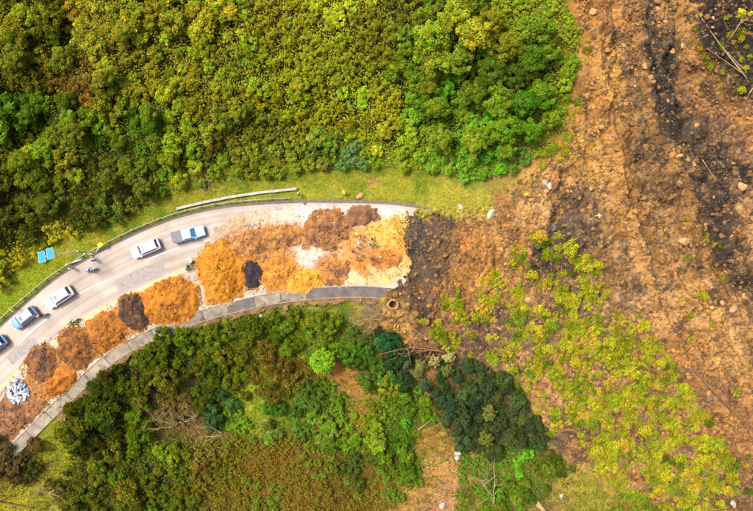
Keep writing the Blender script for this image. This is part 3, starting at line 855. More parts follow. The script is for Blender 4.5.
bp_ = scatter_px(170, SLIDE_VIEW, 33, lambda u, v: (smooth(-0.3, 0.5, fbm(u / 30, v / 30, 540, 3)) * (1 - 0.85 * ((u > 520) & (u < 690) & (v > 310)))))
named = [(548, 214, .7), (683, 242, .9), (680, 182, .65), (678, 156, .6), (733, 300, .8), (722, 302, .6), (672, 50, .6), (680, 48, .55), (636, 225, .6), (732, 308, .7), (592, 12, .6), (742, 186, .7), (656, 10, .5), (601, 127, .5), (527, 300, .6)]
for (u, v, s_) in named:
    boulder(u, v, s_, 'pale', place('large pale boulder', 'in the landslide', u, v), 'boulders in the landslide')
for (u, v) in bp_:
    kd = rb.choice(['pale', 'tan', 'tan', 'brown', 'grey', 'tan'], p=[.04, .28, .2, .28, .1, .1])
    s_ = float(np.clip(rb.lognormal(math.log(0.30), 0.34), 0.2, 0.62))
    boulder(u, v, s_, kd, place({'pale': 'small pale cream', 'tan': 'small tan', 'brown': 'small dark brown', 'grey': 'small grey'}[kd] + ' boulder', 'in the landslide', u, v), 'boulders in the landslide')
for (u, v, s_, st, kd, lab) in [
    (491, 214, .6, 1.7, 'white', 'bright white slab of rock at the upper edge of landslide front'),
    (545, 183, .6, 1.2, 'white', 'white rock in the soil below the corner of the green trees'),
    (550, 186, .5, 1.2, 'white', 'smaller white rock just right of another white rock below the trees'),
    (546, 191, .5, 1.3, 'pale', 'cream rock just below the two white rocks near the trees'),
    (458, 455, .8, 1.2, 'white', 'broad white boulder below the dark blue green trees'),
    (442, 505, .6, 1.0, 'white', 'round white rock on bare soil at the bottom edge'),
    (540, 506, .95, 1.4, 'pale', 'pinkish pale boulder at the bottom edge right of centre'),
    (562, 496, .5, 1.1, 'white', 'small white rock in green undergrowth near the bottom edge'),
    (460, 207, .45, 1.0, 'white', 'white stone on the grass verge by the landslide front'),
    (360, 196, .5, 1.3, 'pale', 'pinkish pale stone on the grass verge above the heaps'),
    (417, 485, .3, 1.0, 'white', 'tiny white stone in green shrubs near the bottom edge'),
    (261, 316, .35, 1.2, 'white', 'white stone in grass just below the concrete gutter'),
    (4, 457, .6, 1.1, 'white', 'white stone among brown bushes at the lower left edge'),
    (733, 504, .5, 1.1, 'white', 'white stone in the lower right corner'),
    (252.5, 216, .35, 1.0, 'brown', 'brown clod alone on the clear road above the heaps'),
    (305, 203.5, .4, 1.2, 'brown', 'dark clod at the upper road edge near the end of the low wall'),
    (54, 328, .2, 1.0, 'brown', 'small brown clod alone on the lane beside the yellow line'),
    (2, 395, .25, 1.0, 'brown', 'small dark clod on the road left of the pale rubble'),
    (243, 250, .6, 1.3, 'grey', 'blue grey chunk of asphalt beside the black heap'),
    (266, 256, .55, 1.2, 'grey', 'flat grey asphalt chunk right of the black heap')]:
    boulder(u, v, s_, kd, lab, None, stretch=st)

# pile of white and blue grey sacks
def sack_mesh(r):
    bm = bmesh.new(); add_box(bm, (0, 0, 0), (1, 0.62, 0.3), bevel=0.13)
    for v in bm.verts: v.co += Vector(r.normal(scale=0.035, size=3))
    me = bpy.data.meshes.new('sack'); bm.to_mesh(me); bm.free()
    return me
sm_ = [mat_plain('sack_' + n_, c, 0.6, noise=0.15, scale=4) for n_, c in (('white', (0.26, 0.27, 0.28)), ('blue', (0.05, 0.095, 0.17)), ('grey', (0.085, 0.10, 0.12)), ('cream', (0.36, 0.32, 0.25)))]
sk = {}
rs = np.random.default_rng(41)
for kk in range(3):
    base = sack_mesh(rs)
    for mi in range(4):
        m2 = base.copy(); m2.materials.append(sm_[mi]); sk[(kk, mi)] = m2
cnames = ['white', 'blue', 'grey', 'cream']
for k in range(90):
    a = rs.uniform(0, 6.28); rr = math.sqrt(rs.uniform(0, 1))
    u = 18.5 + rr * math.cos(a) * 11 ; v = 391 + rr * math.sin(a) * 13
    mi = 1 if (u > 17 and v < 390 and rs.uniform() < 0.55) else int(rs.choice([0, 1, 2, 3], p=[.45, .1, .3, .15]))
    x, y = flat_xy(u, v)
    o = bpy.data.objects.new('sack', sk[(int(rs.integers(0, 3)), mi)])
    s_ = rs.uniform(0.35, 0.8)
    o.location = (float(x), float(y), 0.12 + 0.55 * (1 - rr) * (k / 90.0)); o.scale = (s_, s_, s_ * 1.1)
    o.rotation_euler = (rs.uniform(-.5, .5), rs.uniform(-.5, .5), rs.uniform(0, 6.28))
    link(o); tag(o, place(cnames[mi] + ' lump', 'in the blue and white pile', u, v), 'sack', 'white and blue lumps piled at the left')

# ------------------------------------------------------------------ foliage
def leaf_cloud(centres, radii, n_each, ll, lw, r, squash=0.85, low=-0.25, shade=0.42):
    """leaf-sized faces spread through clumps; returns verts, quads, per-vertex tint"""
    centres = np.asarray(centres, float); radii = np.asarray(radii, float)
    idx = np.repeat(np.arange(len(centres)), n_each)
    N = len(idx)
    d = r.normal(size=(N, 3)); d /= np.linalg.norm(d, axis=1)[:, None]
    d[:, 2] = np.where(d[:, 2] < low, -d[:, 2], d[:, 2])
    rad = radii[idx] * r.uniform(0.62, 1.06, N)
    p = centres[idx] + d * rad[:, None] * np.array([1, 1, squash])
    nrm = d + 0.5 * r.normal(size=(N, 3)) + np.array([0, 0, 0.55])
    nrm /= np.linalg.norm(nrm, axis=1)[:, None]
    t = np.cross(nrm, r.normal(size=(N, 3))); t /= np.linalg.norm(t, axis=1)[:, None]
    b = np.cross(nrm, t)
    l = (ll * r.uniform(0.65, 1.35, N))[:, None] / 2; w = (lw * r.uniform(0.65, 1.35, N))[:, None] / 2
    V = np.stack([p - t * l - nrm * l * 0.15, p + b * w, p + t * l - nrm * l * 0.25, p - b * w], 1).reshape(-1, 3)
    F = np.arange(N * 4).reshape(-1, 4)
    ct = r.uniform(1 - shade * 0.6, 1 + shade * 0.6, len(centres))[idx]
    hue = (r.normal(scale=0.11, size=len(centres))[idx] + r.normal(scale=0.09, size=N))[:, None] * np.array([1.0, -0.2, 0.3])
    tint = (ct * r.uniform(1 - shade, 1 + shade, N))[:, None] * (1 + hue)
    brown = (r.uniform(size=N) < 0.035)[:, None]
    tint = np.where(brown, tint * np.array([1.25, 0.8, 1.2]), tint)
    return V, F, np.repeat(np.clip(tint, 0.2, 2), 4, 0)

def limb_bm(pairs, seg=5):
    bm = bmesh.new()
    for pts, rad in pairs: add_tube(bm, pts, rad, seg)
    return bm

def leaf_colour(c):
    c = np.asarray(c, float); lum = (c @ np.array([.3, .6, .1]))[..., None]
    return (c * 0.94 + lum * 0.06 * np.array([1.0, 1.0, 0.5])) * np.array([0.96, 1.03, 0.95])
def make_plant_proto(kind, seed):
    """(foliage mesh, wood mesh) of unit-ish plant; radius about 1 m for shrubs, real size for trees"""
    r = np.random.default_rng(seed)
    if kind == 'shrub':        # rounded bush, radius ~1.7 m, height ~2 m
        n = 24
        a = r.uniform(0, 2 * np.pi, n); rr = 1.25 * np.sqrt(r.uniform(0, 1, n))
        hgt = 1.45 * (1 - (rr / 1.7) ** 2) * r.uniform(0.65, 1.15, n) + 0.35
        C = np.stack([rr * np.cos(a), rr * np.sin(a), hgt], 1); R = r.uniform(0.24, 0.58, n)
        V, F, T = leaf_cloud(C, R, 62, 0.26, 0.16, r, shade=0.46)
        wood = [([(0, 0, -0.4), (C[k][0] * .4, C[k][1] * .4, C[k][2] * .5), tuple(C[k])], [0.07, 0.045, 0.02]) for k in range(0, n, 2)]
    elif kind == 'loose':      # open feathery bush
        n = 22
        a = r.uniform(0, 2 * np.pi, n); rr = 1.45 * np.sqrt(r.uniform(0, 1, n))
        C = np.stack([rr * np.cos(a), rr * np.sin(a), r.uniform(0.4, 1.7, n)], 1); R = r.uniform(0.2, 0.5, n)
        V, F, T = leaf_cloud(C, R, 52, 0.30, 0.12, r, shade=0.5)
        wood = [([(0, 0, -0.4), (C[k][0] * .5, C[k][1] * .5, C[k][2] * .6), tuple(C[k])], [0.06, 0.04, 0.015]) for k in range(0, n, 2)]
    elif kind == 'low':        # small bush on the slide, radius ~0.8
        n = 10
        a = r.uniform(0, 2 * np.pi, n); rr = 0.55 * np.sqrt(r.uniform(0, 1, n))
        C = np.stack([rr * np.cos(a), rr * np.sin(a), r.uniform(0.15, 0.5, n)], 1); R = r.uniform(0.22, 0.42, n)
        V, F, T = leaf_cloud(C, R, 52, 0.16, 0.10, r, shade=0.5)
        wood = [([(0, 0, -0.3), tuple(C[k] * 0.8)], [0.03, 0.012]) for k in range(0, n, 2)]
    elif kind == 'tree':       # broadleaf tree, crown radius ~2.8, height ~6
        n = 46
        d = r.normal(size=(n, 3)); d /= np.linalg.norm(d, axis=1)[:, None]; d[:, 2] = np.abs(d[:, 2]) * 1.0 - 0.25
        C = d * np.array([2.2, 2.2, 1.9]) * r.uniform(0.45, 1.08, n)[:, None] + np.array([0, 0, 3.9]); R = r.uniform(0.42, 0.85, n)
        V, F, T = leaf_cloud(C, R, 100, 0.30, 0.19, r)
        wood = [([(0, 0, -0.8), (0.05, 0, 1.5), (0.1, 0.05, 3.4)], [0.24, 0.19, 0.12])]
        wood += [([(0.05, 0, 1.4 + 0.04 * k), tuple((C[k] * 0.55 + np.array([0, 0, 1.2]))), tuple(C[k])], [0.10, 0.06, 0.025]) for k in range(0, n, 3)]
    elif kind == 'dome':       # even round crown, radius ~2.3
        n = 60; k = np.arange(n) + 0.5
        ph = np.arccos(1 - 0.92 * k / n); th = np.pi * (1 + 5 ** 0.5) * k
        C = np.stack([np.cos(th) * np.sin(ph), np.sin(th) * np.sin(ph), np.cos(ph) * 0.8], 1) * 1.85 + np.array([0, 0, 2.6]) + r.normal(scale=0.12, size=(n, 3)); R = r.uniform(0.34, 0.52, n)
        V, F, T = leaf_cloud(C, R, 80, 0.24, 0.15, r, shade=0.38)
        wood = [([(0, 0, -0.8), (0.05, 0, 1.2), (0.1, 0.05, 2.8)], [0.2, 0.16, 0.08])] + [([(0.05, 0, 1.2), tuple(C[q_])], [0.07, 0.02]) for q_ in range(0, n, 6)]
    elif kind == 'fine':       # dark fine-leaved conifer-like tree seen from above, radius ~2.6
        n = 64
        a = r.uniform(0, 2 * np.pi, n); t = r.uniform(0, 1, n) ** 0.8
        rr = 2.3 * (t ** 0.75) * r.uniform(0.55, 1.05, n); zz = 5.6 - 3.2 * t ** 1.2 + r.normal(scale=0.25, size=n)
        C = np.stack([rr * np.cos(a), rr * np.sin(a), zz], 1); R = r.uniform(0.28, 0.52, n)
        V, F, T = leaf_cloud(C, R, 70, 0.32, 0.11, r, shade=0.4)
        wood = [([(0, 0, -1.2), (0.05, 0, 2.5), (0.0, 0.05, 5.3)], [0.22, 0.15, 0.05])]
        wood += [([(0.02, 0, max(C[k][2] - 0.7, 0.8)), tuple(C[k])], [0.06, 0.02]) for k in range(0, n, 3)]
    me = np_mesh(kind + '_foliage', V, F, False, T); me.materials.append(M_leaf)
    bm = limb_bm(wood); wm = bpy.data.meshes.new(kind + '_wood'); bm.to_mesh(wm); bm.free(); wm.materials.append(M_bark)
    return me, wm
PROTO = {k: [make_plant_proto(k, 900 + 17 * i + 101 * j) for i in range(n_)] for j, (k, n_) in enumerate((('shrub', 7), ('loose', 5), ('low', 7), ('tree', 6), ('fine', 4), ('dome', 1)))}

rv = np.random.default_rng(55)
def plant(name, kind, u, v, scale, colour, label, cat, group, dz=0.0, top=0.0, hs=1.0):
    """foliage and wood under one thing; the crown is what the picture shows at (u, v)"""
    fm, wm = PROTO[kind][int(rv.integers(0, len(PROTO[kind])))]
    x, y, z = at_px(u, v, top * scale * hs)
    root = bpy.data.objects.new(name, None); root.empty_display_size = 0.3
    root.location = (float(x), float(y), float(z) + dz)
    root.rotation_euler = (rv.uniform(-.08, .08), rv.uniform(-.08, .08), rv.uniform(0, 6.28))
    sc = scale * rv.uniform(0.93, 1.07)
    root.scale = (sc, sc * rv.uniform(0.9, 1.1), sc * hs)
    link(root)
    colour = leaf_colour(colour)
    f = bpy.data.objects.new('crown' if kind in ('tree', 'fine', 'dome') else 'foliage', fm); f.color = (*[float(c) for c in colour], 1); link(f, root)
    if kind != 'low':
        w = bpy.data.objects.new('trunk' if kind in ('tree', 'fine', 'dome') else 'stems', wm); link(w, root)
    tag(root, label, cat, group)
    return root

VA = [ # u v r g b size kind   (kind 0 shrub, 1 loose, 9 nothing but ground cover)
 (20,20,120,118,20,1.0,0),(60,55,108,110,18,1.0,0),(90,28,140,130,26,.9,0),(104,66,150,138,30,.95,0),(72,88,130,98,34,.9,1),(60,112,104,112,18,.95,0),(30,112,72,96,14,1.0,0),(20,150,118,126,14,1.0,0),(122,108,128,126,20,.95,0),(160,28,148,138,26,.85,0),(152,80,138,136,20,.9,0),(140,122,84,118,16,.95,0),(100,132,100,116,14,.95,0),(190,60,138,136,20,.85,0),(232,28,148,146,26,.8,0),(242,80,144,142,26,.8,1),(220,130,122,116,26,.8,1),(180,146,138,148,20,.85,0),(98,172,98,96,26,.9,1),(40,205,88,90,22,.95,0),(10,230,84,88,22,.95,0),(130,192,102,100,28,.9,1),(62,160,118,116,24,.9,0),(270,20,150,138,22,.75,1),(300,50,140,136,20,.75,0),(280,100,148,148,16,.8,1),(340,18,172,170,22,.75,0),(350,70,140,138,24,.75,1),(320,112,146,138,20,.75,1),(352,96,148,168,20,.7,0),(270,132,118,116,28,.75,1),(330,150,108,116,30,.8,0),(340,163,100,126,66,.7,0),(385,112,156,144,18,.75,1),(392,142,148,158,20,.8,0),(372,40,130,122,26,.75,1),(402,160,128,144,20,.75,0),(290,160,128,132,26,.75,0),(200,100,134,130,22,.85,0),(300,20,152,142,24,.75,1),(18,268,176,160,28,.8,1),(55,236,178,158,34,.7,1),(408,60,118,128,22,.85,0),(420,110,98,130,20,.85,0),(410,20,110,116,24,.85,0),(250,160,124,130,24,.8,0),(210,20,146,142,24,.8,0),(330,40,146,144,22,.75,1),(150,160,96,112,20,.9,0),(230,165,118,130,22,.75,0),(30,70,118,112,24,.95,1),(5,180,92,104,18,.95,0),(85,205,92,96,26,.9,1),(360,125,146,146,20,.8,1),
 (562,72,120,138,20,.8,0),(572,30,140,146,26,.75,1),(575,100,120,132,24,.6,1),(558,150,150,142,40,.55,1),(545,160,140,150,28,.5,1),(520,170,96,120,40,.7,0),(470,165,112,150,36,.7,0),(440,165,120,150,30,.7,0),(500,165,90,140,24,.8,0),(390,168,125,148,25,.6,1),
 (170,345,88,102,16,.95,0),(120,398,70,80,16,.95,0),(90,425,76,84,16,.95,0),(80,452,56,60,16,.95,0),(150,388,92,96,22,.95,0),(205,345,92,106,20,.9,0),(205,385,80,94,20,.95,0),(242,345,92,106,20,.9,0),(282,338,98,118,20,.85,0),(322,335,106,130,20,.85,0),(265,372,112,100,28,.9,1),(292,382,106,96,28,.85,1),(355,345,70,112,26,.9,0),(382,342,34,78,42,1.0,0),(395,368,46,78,38,1.0,0),(370,375,80,110,30,.85,0),(130,470,90,98,20,.85,0),(170,455,112,130,22,.8,0),(150,432,100,124,16,.85,0),(100,490,100,110,22,.8,0),(180,490,92,110,22,.75,0),(210,472,122,112,28,.7,1),(200,448,130,112,40,.6,1),(300,402,88,126,36,.75,0),(330,425,98,136,30,.75,0),(290,415,80,122,36,.75,0),(362,432,120,150,26,.7,0),(402,430,80,132,22,.8,0),(422,402,92,132,22,.8,0),(400,462,90,120,22,.8,0),(352,470,80,100,32,.8,0),(272,432,100,120,40,.7,0),(378,405,120,138,28,.65,1),(330,395,100,130,28,.7,1),(240,385,100,112,24,.8,0),(245,408,0,0,0,1,9),(258,418,0,0,0,1,9),(310,492,126,108,32,.42,1),(262,468,130,100,30,.5,1),(372,492,126,108,32,.42,1),(290,470,126,108,32,.42,1),(240,440,120,112,30,.55,1),(430,440,0,0,0,1,9),(446,470,0,0,0,1,9),(346,382,0,0,0,1,9),(362,396,0,0,0,1,9),(418,505,0,0,0,1,9),(445,500,0,0,0,1,9),(520,458,100,150,26,.6,0),(500,492,100,132,26,.65,0),(535,475,90,110,28,.7,0),(555,462,92,102,28,.7,0),(565,485,0,0,0,1,9),(592,500,0,0,0,1,9),(640,508,112,122,28,.6,0),(472,505,110,120,30,.6,1),(490,470,100,120,36,.55,1),(470,470,96,120,30,.6,1),(175,412,120,104,56,.7,1),(190,425,0,0,0,1,9),(165,425,0,0,0,1,9),(225,405,60,94,44,.8,0),(12,462,96,82,40,.8,1),(30,472,92,90,34,.8,1),(8,440,100,84,44,.7,1),(60,448,0,0,0,1,9),(50,465,0,0,0,1,9),(20,492,0,0,0,1,9),(40,503,0,0,0,1,9),(70,480,96,100,28,.7,1),(85,505,96,106,24,.75,0),(230,495,126,108,32,.42,1),(345,500,120,96,30,.5,1),(280,450,130,104,30,.5,1),(340,315,0,0,0,1,9),(375,320,0,0,0,1,9),(425,375,0,0,0,1,9),(440,440,0,0,0,1,9),(240,420,110,140,26,.5,0),
]
VA += [(265,490,104,112,30,.55,0),(322,470,108,114,30,.5,0),(300,505,132,106,34,.45,1),(395,485,96,116,28,.55,0),(350,492,110,112,30,.5,0)]
VA += [(u_, v_, 64, 80, 44, .75, 0) for u_, v_ in ((430,395),(470,410),(500,425),(455,385),(520,430),(485,375),(440,375),(505,400),(480,440),(460,430),(530,445))]
VAn = np.array(VA, float)
THICKET = [(-30, -30), (556, -30), (564, 10), (580, 42), (570, 90), (562, 128), (548, 152), (520, 164), (500, 178), (470, 180), (420, 170), (390, 167), (350, 169), (300, 172), (250, 178), (210, 184), (170, 195), (130, 212), (95, 230), (60, 240), (30, 262), (0, 283), (-30, 305)]
BELOW = [(52, 430), (74, 402), (104, 377), (134, 356), (160, 337), (205, 329), (260, 317), (300, 311), (345, 312), (365, 320), (385, 335), (410, 352), (440, 364), (470, 356), (500, 372), (525, 402), (545, 428), (545, 448), (600, 482), (640, 500), (670, 540), (-30, 540), (-30, 452), (10, 442), (28, 452)]

def veg_at(u, v):
    uu = u + 10 * perlin(np.array([u / 25]), np.array([v / 25]), 601)[0]; vv = v + 10 * perlin(np.array([u / 25]), np.array([v / 25]), 602)[0]
    d = (VAn[:, 0] - uu) ** 2 + (VAn[:, 1] - vv) ** 2
    return VAn[int(np.argmin(d))]

TREES = [ # u v scale r g b
 (432,34,1.05,118,158,24),(458,14,1.0,122,160,26),(480,34,1.05,140,162,32),(440,62,.95,112,150,28),(462,58,.85,96,140,32),(500,20,.8,104,128,26),(512,46,.95,96,124,24),(497,72,.95,70,104,28),(524,74,.9,62,96,24),(548,24,1.05,92,138,28),(560,46,.75,92,138,24),(540,56,.8,70,124,26),(476,92,.9,80,118,26),(506,100,.95,86,132,24),(532,104,.95,60,120,22),(554,92,.85,76,134,22),(438,108,.8,92,134,24),(442,138,.85,98,140,30),(478,142,.75,104,150,28),(516,128,.95,84,140,20),(540,130,.8,72,132,22),(428,86,.75,88,122,24),(496,132,.7,92,140,24),(562,118,.6,96,140,24),(514,150,.7,96,140,24)]
TREES = [(420 + (u - 420) * 0.93, v, s_, r_ * 1.10 + 6, g_ * 0.94, b_ * 0.9) for (u, v, s_, r_, g_, b_) in TREES]
occupied = []
for i, (u, v, s_, r_, g_, b_) in enumerate(TREES):
    tone_ = 'bright yellow green' if r_ > 115 else ('dark green' if g_ < 125 else 'fresh green')
    plant('broadleaf_tree', 'tree', u, v, s_, srgb((r_, g_, b_), KV), place(tone_ + ' broadleaf tree', 'beside the slide', u, v), 'tree', 'broadleaf trees beside the slide', top=4.5)
    occupied.append((u, v, 10 * s_))
DARK = [(412,368,.8,70,84,58),(430,388,.85,52,76,50),(452,374,.8,56,70,46),(474,372,.8,50,66,42),(446,402,.85,44,70,48),(468,398,.95,42,66,46),(492,392,.85,50,64,40),(470,424,.85,52,68,40),(494,418,.95,62,72,44),(516,416,.8,58,70,42),(516,438,.85,62,72,42),(492,444,.8,60,72,38),(534,430,.7,54,62,38),(452,424,.7,60,76,44),(384,346,.8,36,78,44),(376,362,.75,44,84,40),(398,352,.7,40,72,40)]
DARK = [(u + dx, v + dy, s_ * k_, r_ * m_ + 6, g_ * m_ + 6, b_ * m_ + 4) for (u, v, s_, r_, g_, b_) in DARK for (dx, dy, k_, m_) in ((-5, -4, .62, 1.12), (6, 5, .55, .95))]
DARK = [(u, v, s_ * (0.8 + 0.35 * ((i * 7) % 5) / 5), r_ * (1 + .5 * (i % 3 == 1)), g_ * (1 + .32 * (i % 3 == 1)), b_) for i, (u, v, s_, r_, g_, b_) in enumerate(DARK)]
for i, (u, v, s_, r_, g_, b_) in enumerate(DARK):
    plant('fine_leaved_tree', 'fine', u, v, s_, srgb((r_, g_, b_), KV), place('dark blue green tree' if i % 3 != 1 else 'lighter olive fine leaved tree', 'below the slide', u, v), 'tree', 'dark trees below the slide', top=3.5)
    occupied.append((u, v, 10 * s_))
for (u, v, s_, c, lab) in [(434, 362, .5, (165, 152, 92), 'small straw coloured tree at the top of the dark trees'), (449, 357, .45, (170, 160, 100), 'second straw coloured small tree right beside the dark trees'), (421, 366, .45, (130, 126, 70), 'dull olive small tree left of the straw coloured trees')]:
    plant('pale_tree', 'fine', u, v, s_, srgb(c, KV), lab, 'tree', None, top=3.5); occupied.append((u, v, 7))
plant('lime_tree', 'dome', 323, 364, 0.95, srgb((120, 162, 28), KV), 'single bright lime green round tree below the road', 'tree', None, top=4.5); occupied.append((323, 364, 13))

for (u, v, s_, r_, g_, b_) in [(30,115,.75,84,108,22),(62,58,.7,116,120,26),(102,74,.75,142,138,34),(122,32,.65,140,136,30),(20,160,.7,112,124,22),(150,112,.75,104,124,24),(46,206,.7,90,100,26),(106,180,.7,104,108,30),(14,58,.65,116,120,26),(166,160,.65,124,136,26),(142,190,.65,100,108,30),(76,132,.7,110,116,24),(200,40,.55,146,144,30),(236,112,.55,134,132,30),(300,86,.5,146,146,26)]:
    plant('olive_tree', 'tree', u, v, s_, srgb((r_, g_, b_), KV * 0.98), place('larger olive green tree crown', 'in the thicket', u, v), 'tree', 'larger crowns in the thicket', top=4.0); occupied.append((u, v, 11 * s_))
# bushes: dart throwing with the spacing of each kind
cand = rv.uniform([-30, -30], [700, 541], size=(14000, 2))
grid = {}
shrubs = []
for (u, v) in cand:
    inT = inside_poly(np.array([u]), np.array([v]), THICKET)[0]; inB = (not inT) and inside_poly(np.array([u]), np.array([v]), BELOW)[0]
    if not (inT or inB): continue
    a = veg_at(u, v)
    if a[6] == 9: continue
    sp = 13.8 * a[5] * (1.0 if inT else 0.95)
    cx, cy = int(u // 20), int(v // 20); ok = True
    for i in range(cx - 1, cx + 2):
        for j in range(cy - 1, cy + 2):
            for (pu, pv, ps) in grid.get((i, j), ()):
                if (pu - u) ** 2 + (pv - v) ** 2 < (0.5 * (sp + ps)) ** 2: ok = False; break
            if not ok: break
        if not ok: break
    if not ok: continue
    if any((pu - u) ** 2 + (pv - v) ** 2 < pr * pr for (pu, pv, pr) in occupied): continue
    grid.setdefault((cx, cy), []).append((u, v, sp))
    shrubs.append((u, v, a, inT))
def tone_word(c):
    r_, g_, b_ = c
    if r_ > g_ * 1.08: return 'brownish'
    if r_ > 155: return 'yellow'
    if r_ > 125: return 'yellow green'
    if g_ > r_ * 1.25: return 'green' if g_ > 105 else 'dark green'
    return 'olive' if r_ > 85 else 'dark olive'
shrubs.sort(key=lambda s: -s[2][5])
nT = nB = 0
late = []
for (u, v, a, inT) in shrubs:
    seen = -14 < u < 767 and -14 < v < 525
    if not seen: late.append((u, v, a)); continue
    if (nT if inT else nB) >= 300: late.append((u, v, a)); continue
    c = np.array(a[2:5]) * rv.uniform(0.86, 1.14) * (1 + rv.normal(scale=0.05, size=3))
    kd = 'shrub' if a[6] == 0 else 'loose'
    s_ = a[5] * float(np.clip(rv.lognormal(0, 0.27), 0.58, 1.75))
    w = tone_word(c)
    if inT:
        plant('shrub', kd, u, v, s_, srgb(np.clip(c, 5, 250), KV * 1.0) * np.array([0.96, 1.06, 1.05]), place(w + ' shrub', 'above the road', u, v), 'shrub', 'shrubs of the thicket above the road', top=1.0); nT += 1
    else:
        c = c * np.array([0.94, 0.91, 0.9])
        plant('bush', kd, u, v, s_, srgb(np.clip(c, 5, 250), KV), place(w + ' bush', 'below the road', u, v), 'bush', 'bushes on the slope below the road', top=1.0); nB += 1

# the rest of the thicket, and leafy undergrowth between the bushes, as one mass each
def bush_mass(name, items, label, kinds):
    """items (u, v, rgb, scale, kind): bushes past the countable ones, joined"""
    Vs, Fs, Cs = [], [], []; off = 0
    U = np.array([[t[0], t[1]] for t in items]); X, Y, Z = at_px(U[:, 0], U[:, 1], 0.6)
    for t, x, y, z in zip(items, X, Y, Z):
        fm = PROTO[t[4]][int(rv.integers(0, 5))][0]
        nvt = len(fm.vertices); co = np.zeros(nvt * 3, np.float32); fm.vertices.foreach_get('co', co); co = co.reshape(-1, 3) * t[3]
        cc = np.zeros(nvt * 4, np.float32); fm.color_attributes['Col'].data.foreach_get('color', cc)
        Vs.append(co + np.array([x, y, z])); Cs.append(cc.reshape(-1, 4)[:, :3] * leaf_colour(srgb(t[2], KV))); Fs.append(np.arange(nvt).reshape(-1, 4) + off); off += nvt
    o = obj(name, np_mesh(name, np.concatenate(Vs), np.concatenate(Fs), False, np.concatenate(Cs)), M_leafv)
    tag(o, label, kinds, kind='stuff')
if late:
    bush_mass('thicket', [(u, v, np.array(a[2:5]) * np.array([0.98, 1.04, 1.03]), a[5], 'shrub' if a[6] == 0 else 'loose') for (u, v, a) in late], 'dense mass of small bushes running on past the picture edge', 'thicket')

def undergrowth(name, poly, n, seed, ll, lw, hmax, label, colk=1.0, table=None, cat='undergrowth', upright=False, dens=None):
    r = np.random.default_rng(seed)
    def dens_(u, v):
        k = np.ones(len(u)) if dens is None else dens(u, v)
        if table is VT:
            for i in range(0, len(u), 20000):
                wu = u[i:i + 20000] + 9 * fbm(u[i:i + 20000] / 16, v[i:i + 20000] / 16, 645, 3); wv = v[i:i + 20000] + 9 * fbm(u[i:i + 20000] / 16 + 5, v[i:i + 20000] / 16, 648, 3)
                near = np.argmin((wu[:, None] - VAn[None, :, 0]) ** 2 + (wv[:, None] - VAn[None, :, 1]) ** 2, 1)
                k[i:i + 20000] = k[i:i + 20000] * np.where(VAn[near, 6] == 9, 0.28, 1.0)
        return k
    pp = scatter_px(n, poly, seed, dens_)
    x, y, z = at_px(pp[:, 0], pp[:, 1])
    if table is None:
        c = ground_colour(x, y, z) * KG * 1.25
    else:
        tb = table
        c = idw(pp[:, 0] + 8 * r.normal(size=n), pp[:, 1] + 8 * r.normal(size=n), tb, 4) * KV * colk
        c = leaf_colour(c)
    p = np.stack([x, y, z + r.uniform(0.02, hmax, n)], 1)
    if upright:
        ang = r.uniform(0, 2 * np.pi, n); lean = r.normal(scale=0.45, size=(n, 2))
        t = np.stack([lean[:, 0], lean[:, 1], np.ones(n)], 1); t /= np.linalg.norm(t, axis=1)[:, None]
        b = np.stack([np.cos(ang), np.sin(ang), np.zeros(n)], 1)
        h_ = (ll * r.uniform(0.5, 1.3, n))[:, None]; w = (lw * r.uniform(0.6, 1.3, n))[:, None]
        p[:, 2] = z - 0.04
        V = np.stack([p - b * w, p + b * w, p + t * h_ + b * w * 0.15, p + t * h_ - b * w * 0.15], 1).reshape(-1, 3)
    else:
        nrm = r.normal(size=(n, 3)) * 0.6 + np.array([0, 0, 0.9]); nrm /= np.linalg.norm(nrm, axis=1)[:, None]
        t = np.cross(nrm, r.normal(size=(n, 3))); t /= np.linalg.norm(t, axis=1)[:, None]; b = np.cross(nrm, t)
        l = (ll * r.uniform(0.6, 1.4, n))[:, None] / 2; w = (lw * r.uniform(0.6, 1.4, n))[:, None] / 2
        V = np.stack([p - t * l, p + b * w, p + t * l, p - b * w], 1).reshape(-1, 3)
    c = c * r.uniform(0.65, 1.4, n)[:, None]
    o = obj(name, np_mesh(name, V, np.arange(n * 4).reshape(-1, 4), False, np.repeat(np.clip(c, 0, 0.5), 4, 0)), M_leafv)
    tag(o, label, cat, kind='stuff')
    return o
VT = VAn[VAn[:, 6] != 9][:, :5]   # plant colours by place
undergrowth('undergrowth', THICKET, 90000, 61, 0.30, 0.18, 1.0, 'leafy undergrowth filling the gaps of the thicket above the road', 0.95, VT)
undergrowth('undergrowth', BELOW, 75000, 62, 0.30, 0.18, 0.7, 'leafy undergrowth between the bushes below the road', 0.8, VT, dens=lambda u, v: 0.2 + 0.8 * smooth(-0.45, 0.2, fbm(u / 18, v / 18, 640, 3)))
VERGE = [(-25, 300), (0, 280), (30, 260), (60, 238), (95, 228), (130, 210), (170, 193), (210, 182), (250, 176), (300, 170), (350, 167), (420, 166), (470, 178), (512, 182), (490, 205), (450, 209), (410, 204), (380, 201), (340, 200), (300, 200), (260, 202), (220, 206), (180, 214), (140, 229), (100, 249), (60, 273), (30, 297), (0, 324), (-25, 346)]
undergrowth('verge_grass', VERGE, 30000, 63, 0.22, 0.03, 0.1, 'short yellow green grass on the verge above the road', upright=True, cat='grass')
undergrowth('slope_grass', BELOW, 40000, 64, 0.32, 0.035, 0.1, 'dry brown and green grass on the slope below the road', upright=True, cat='grass')

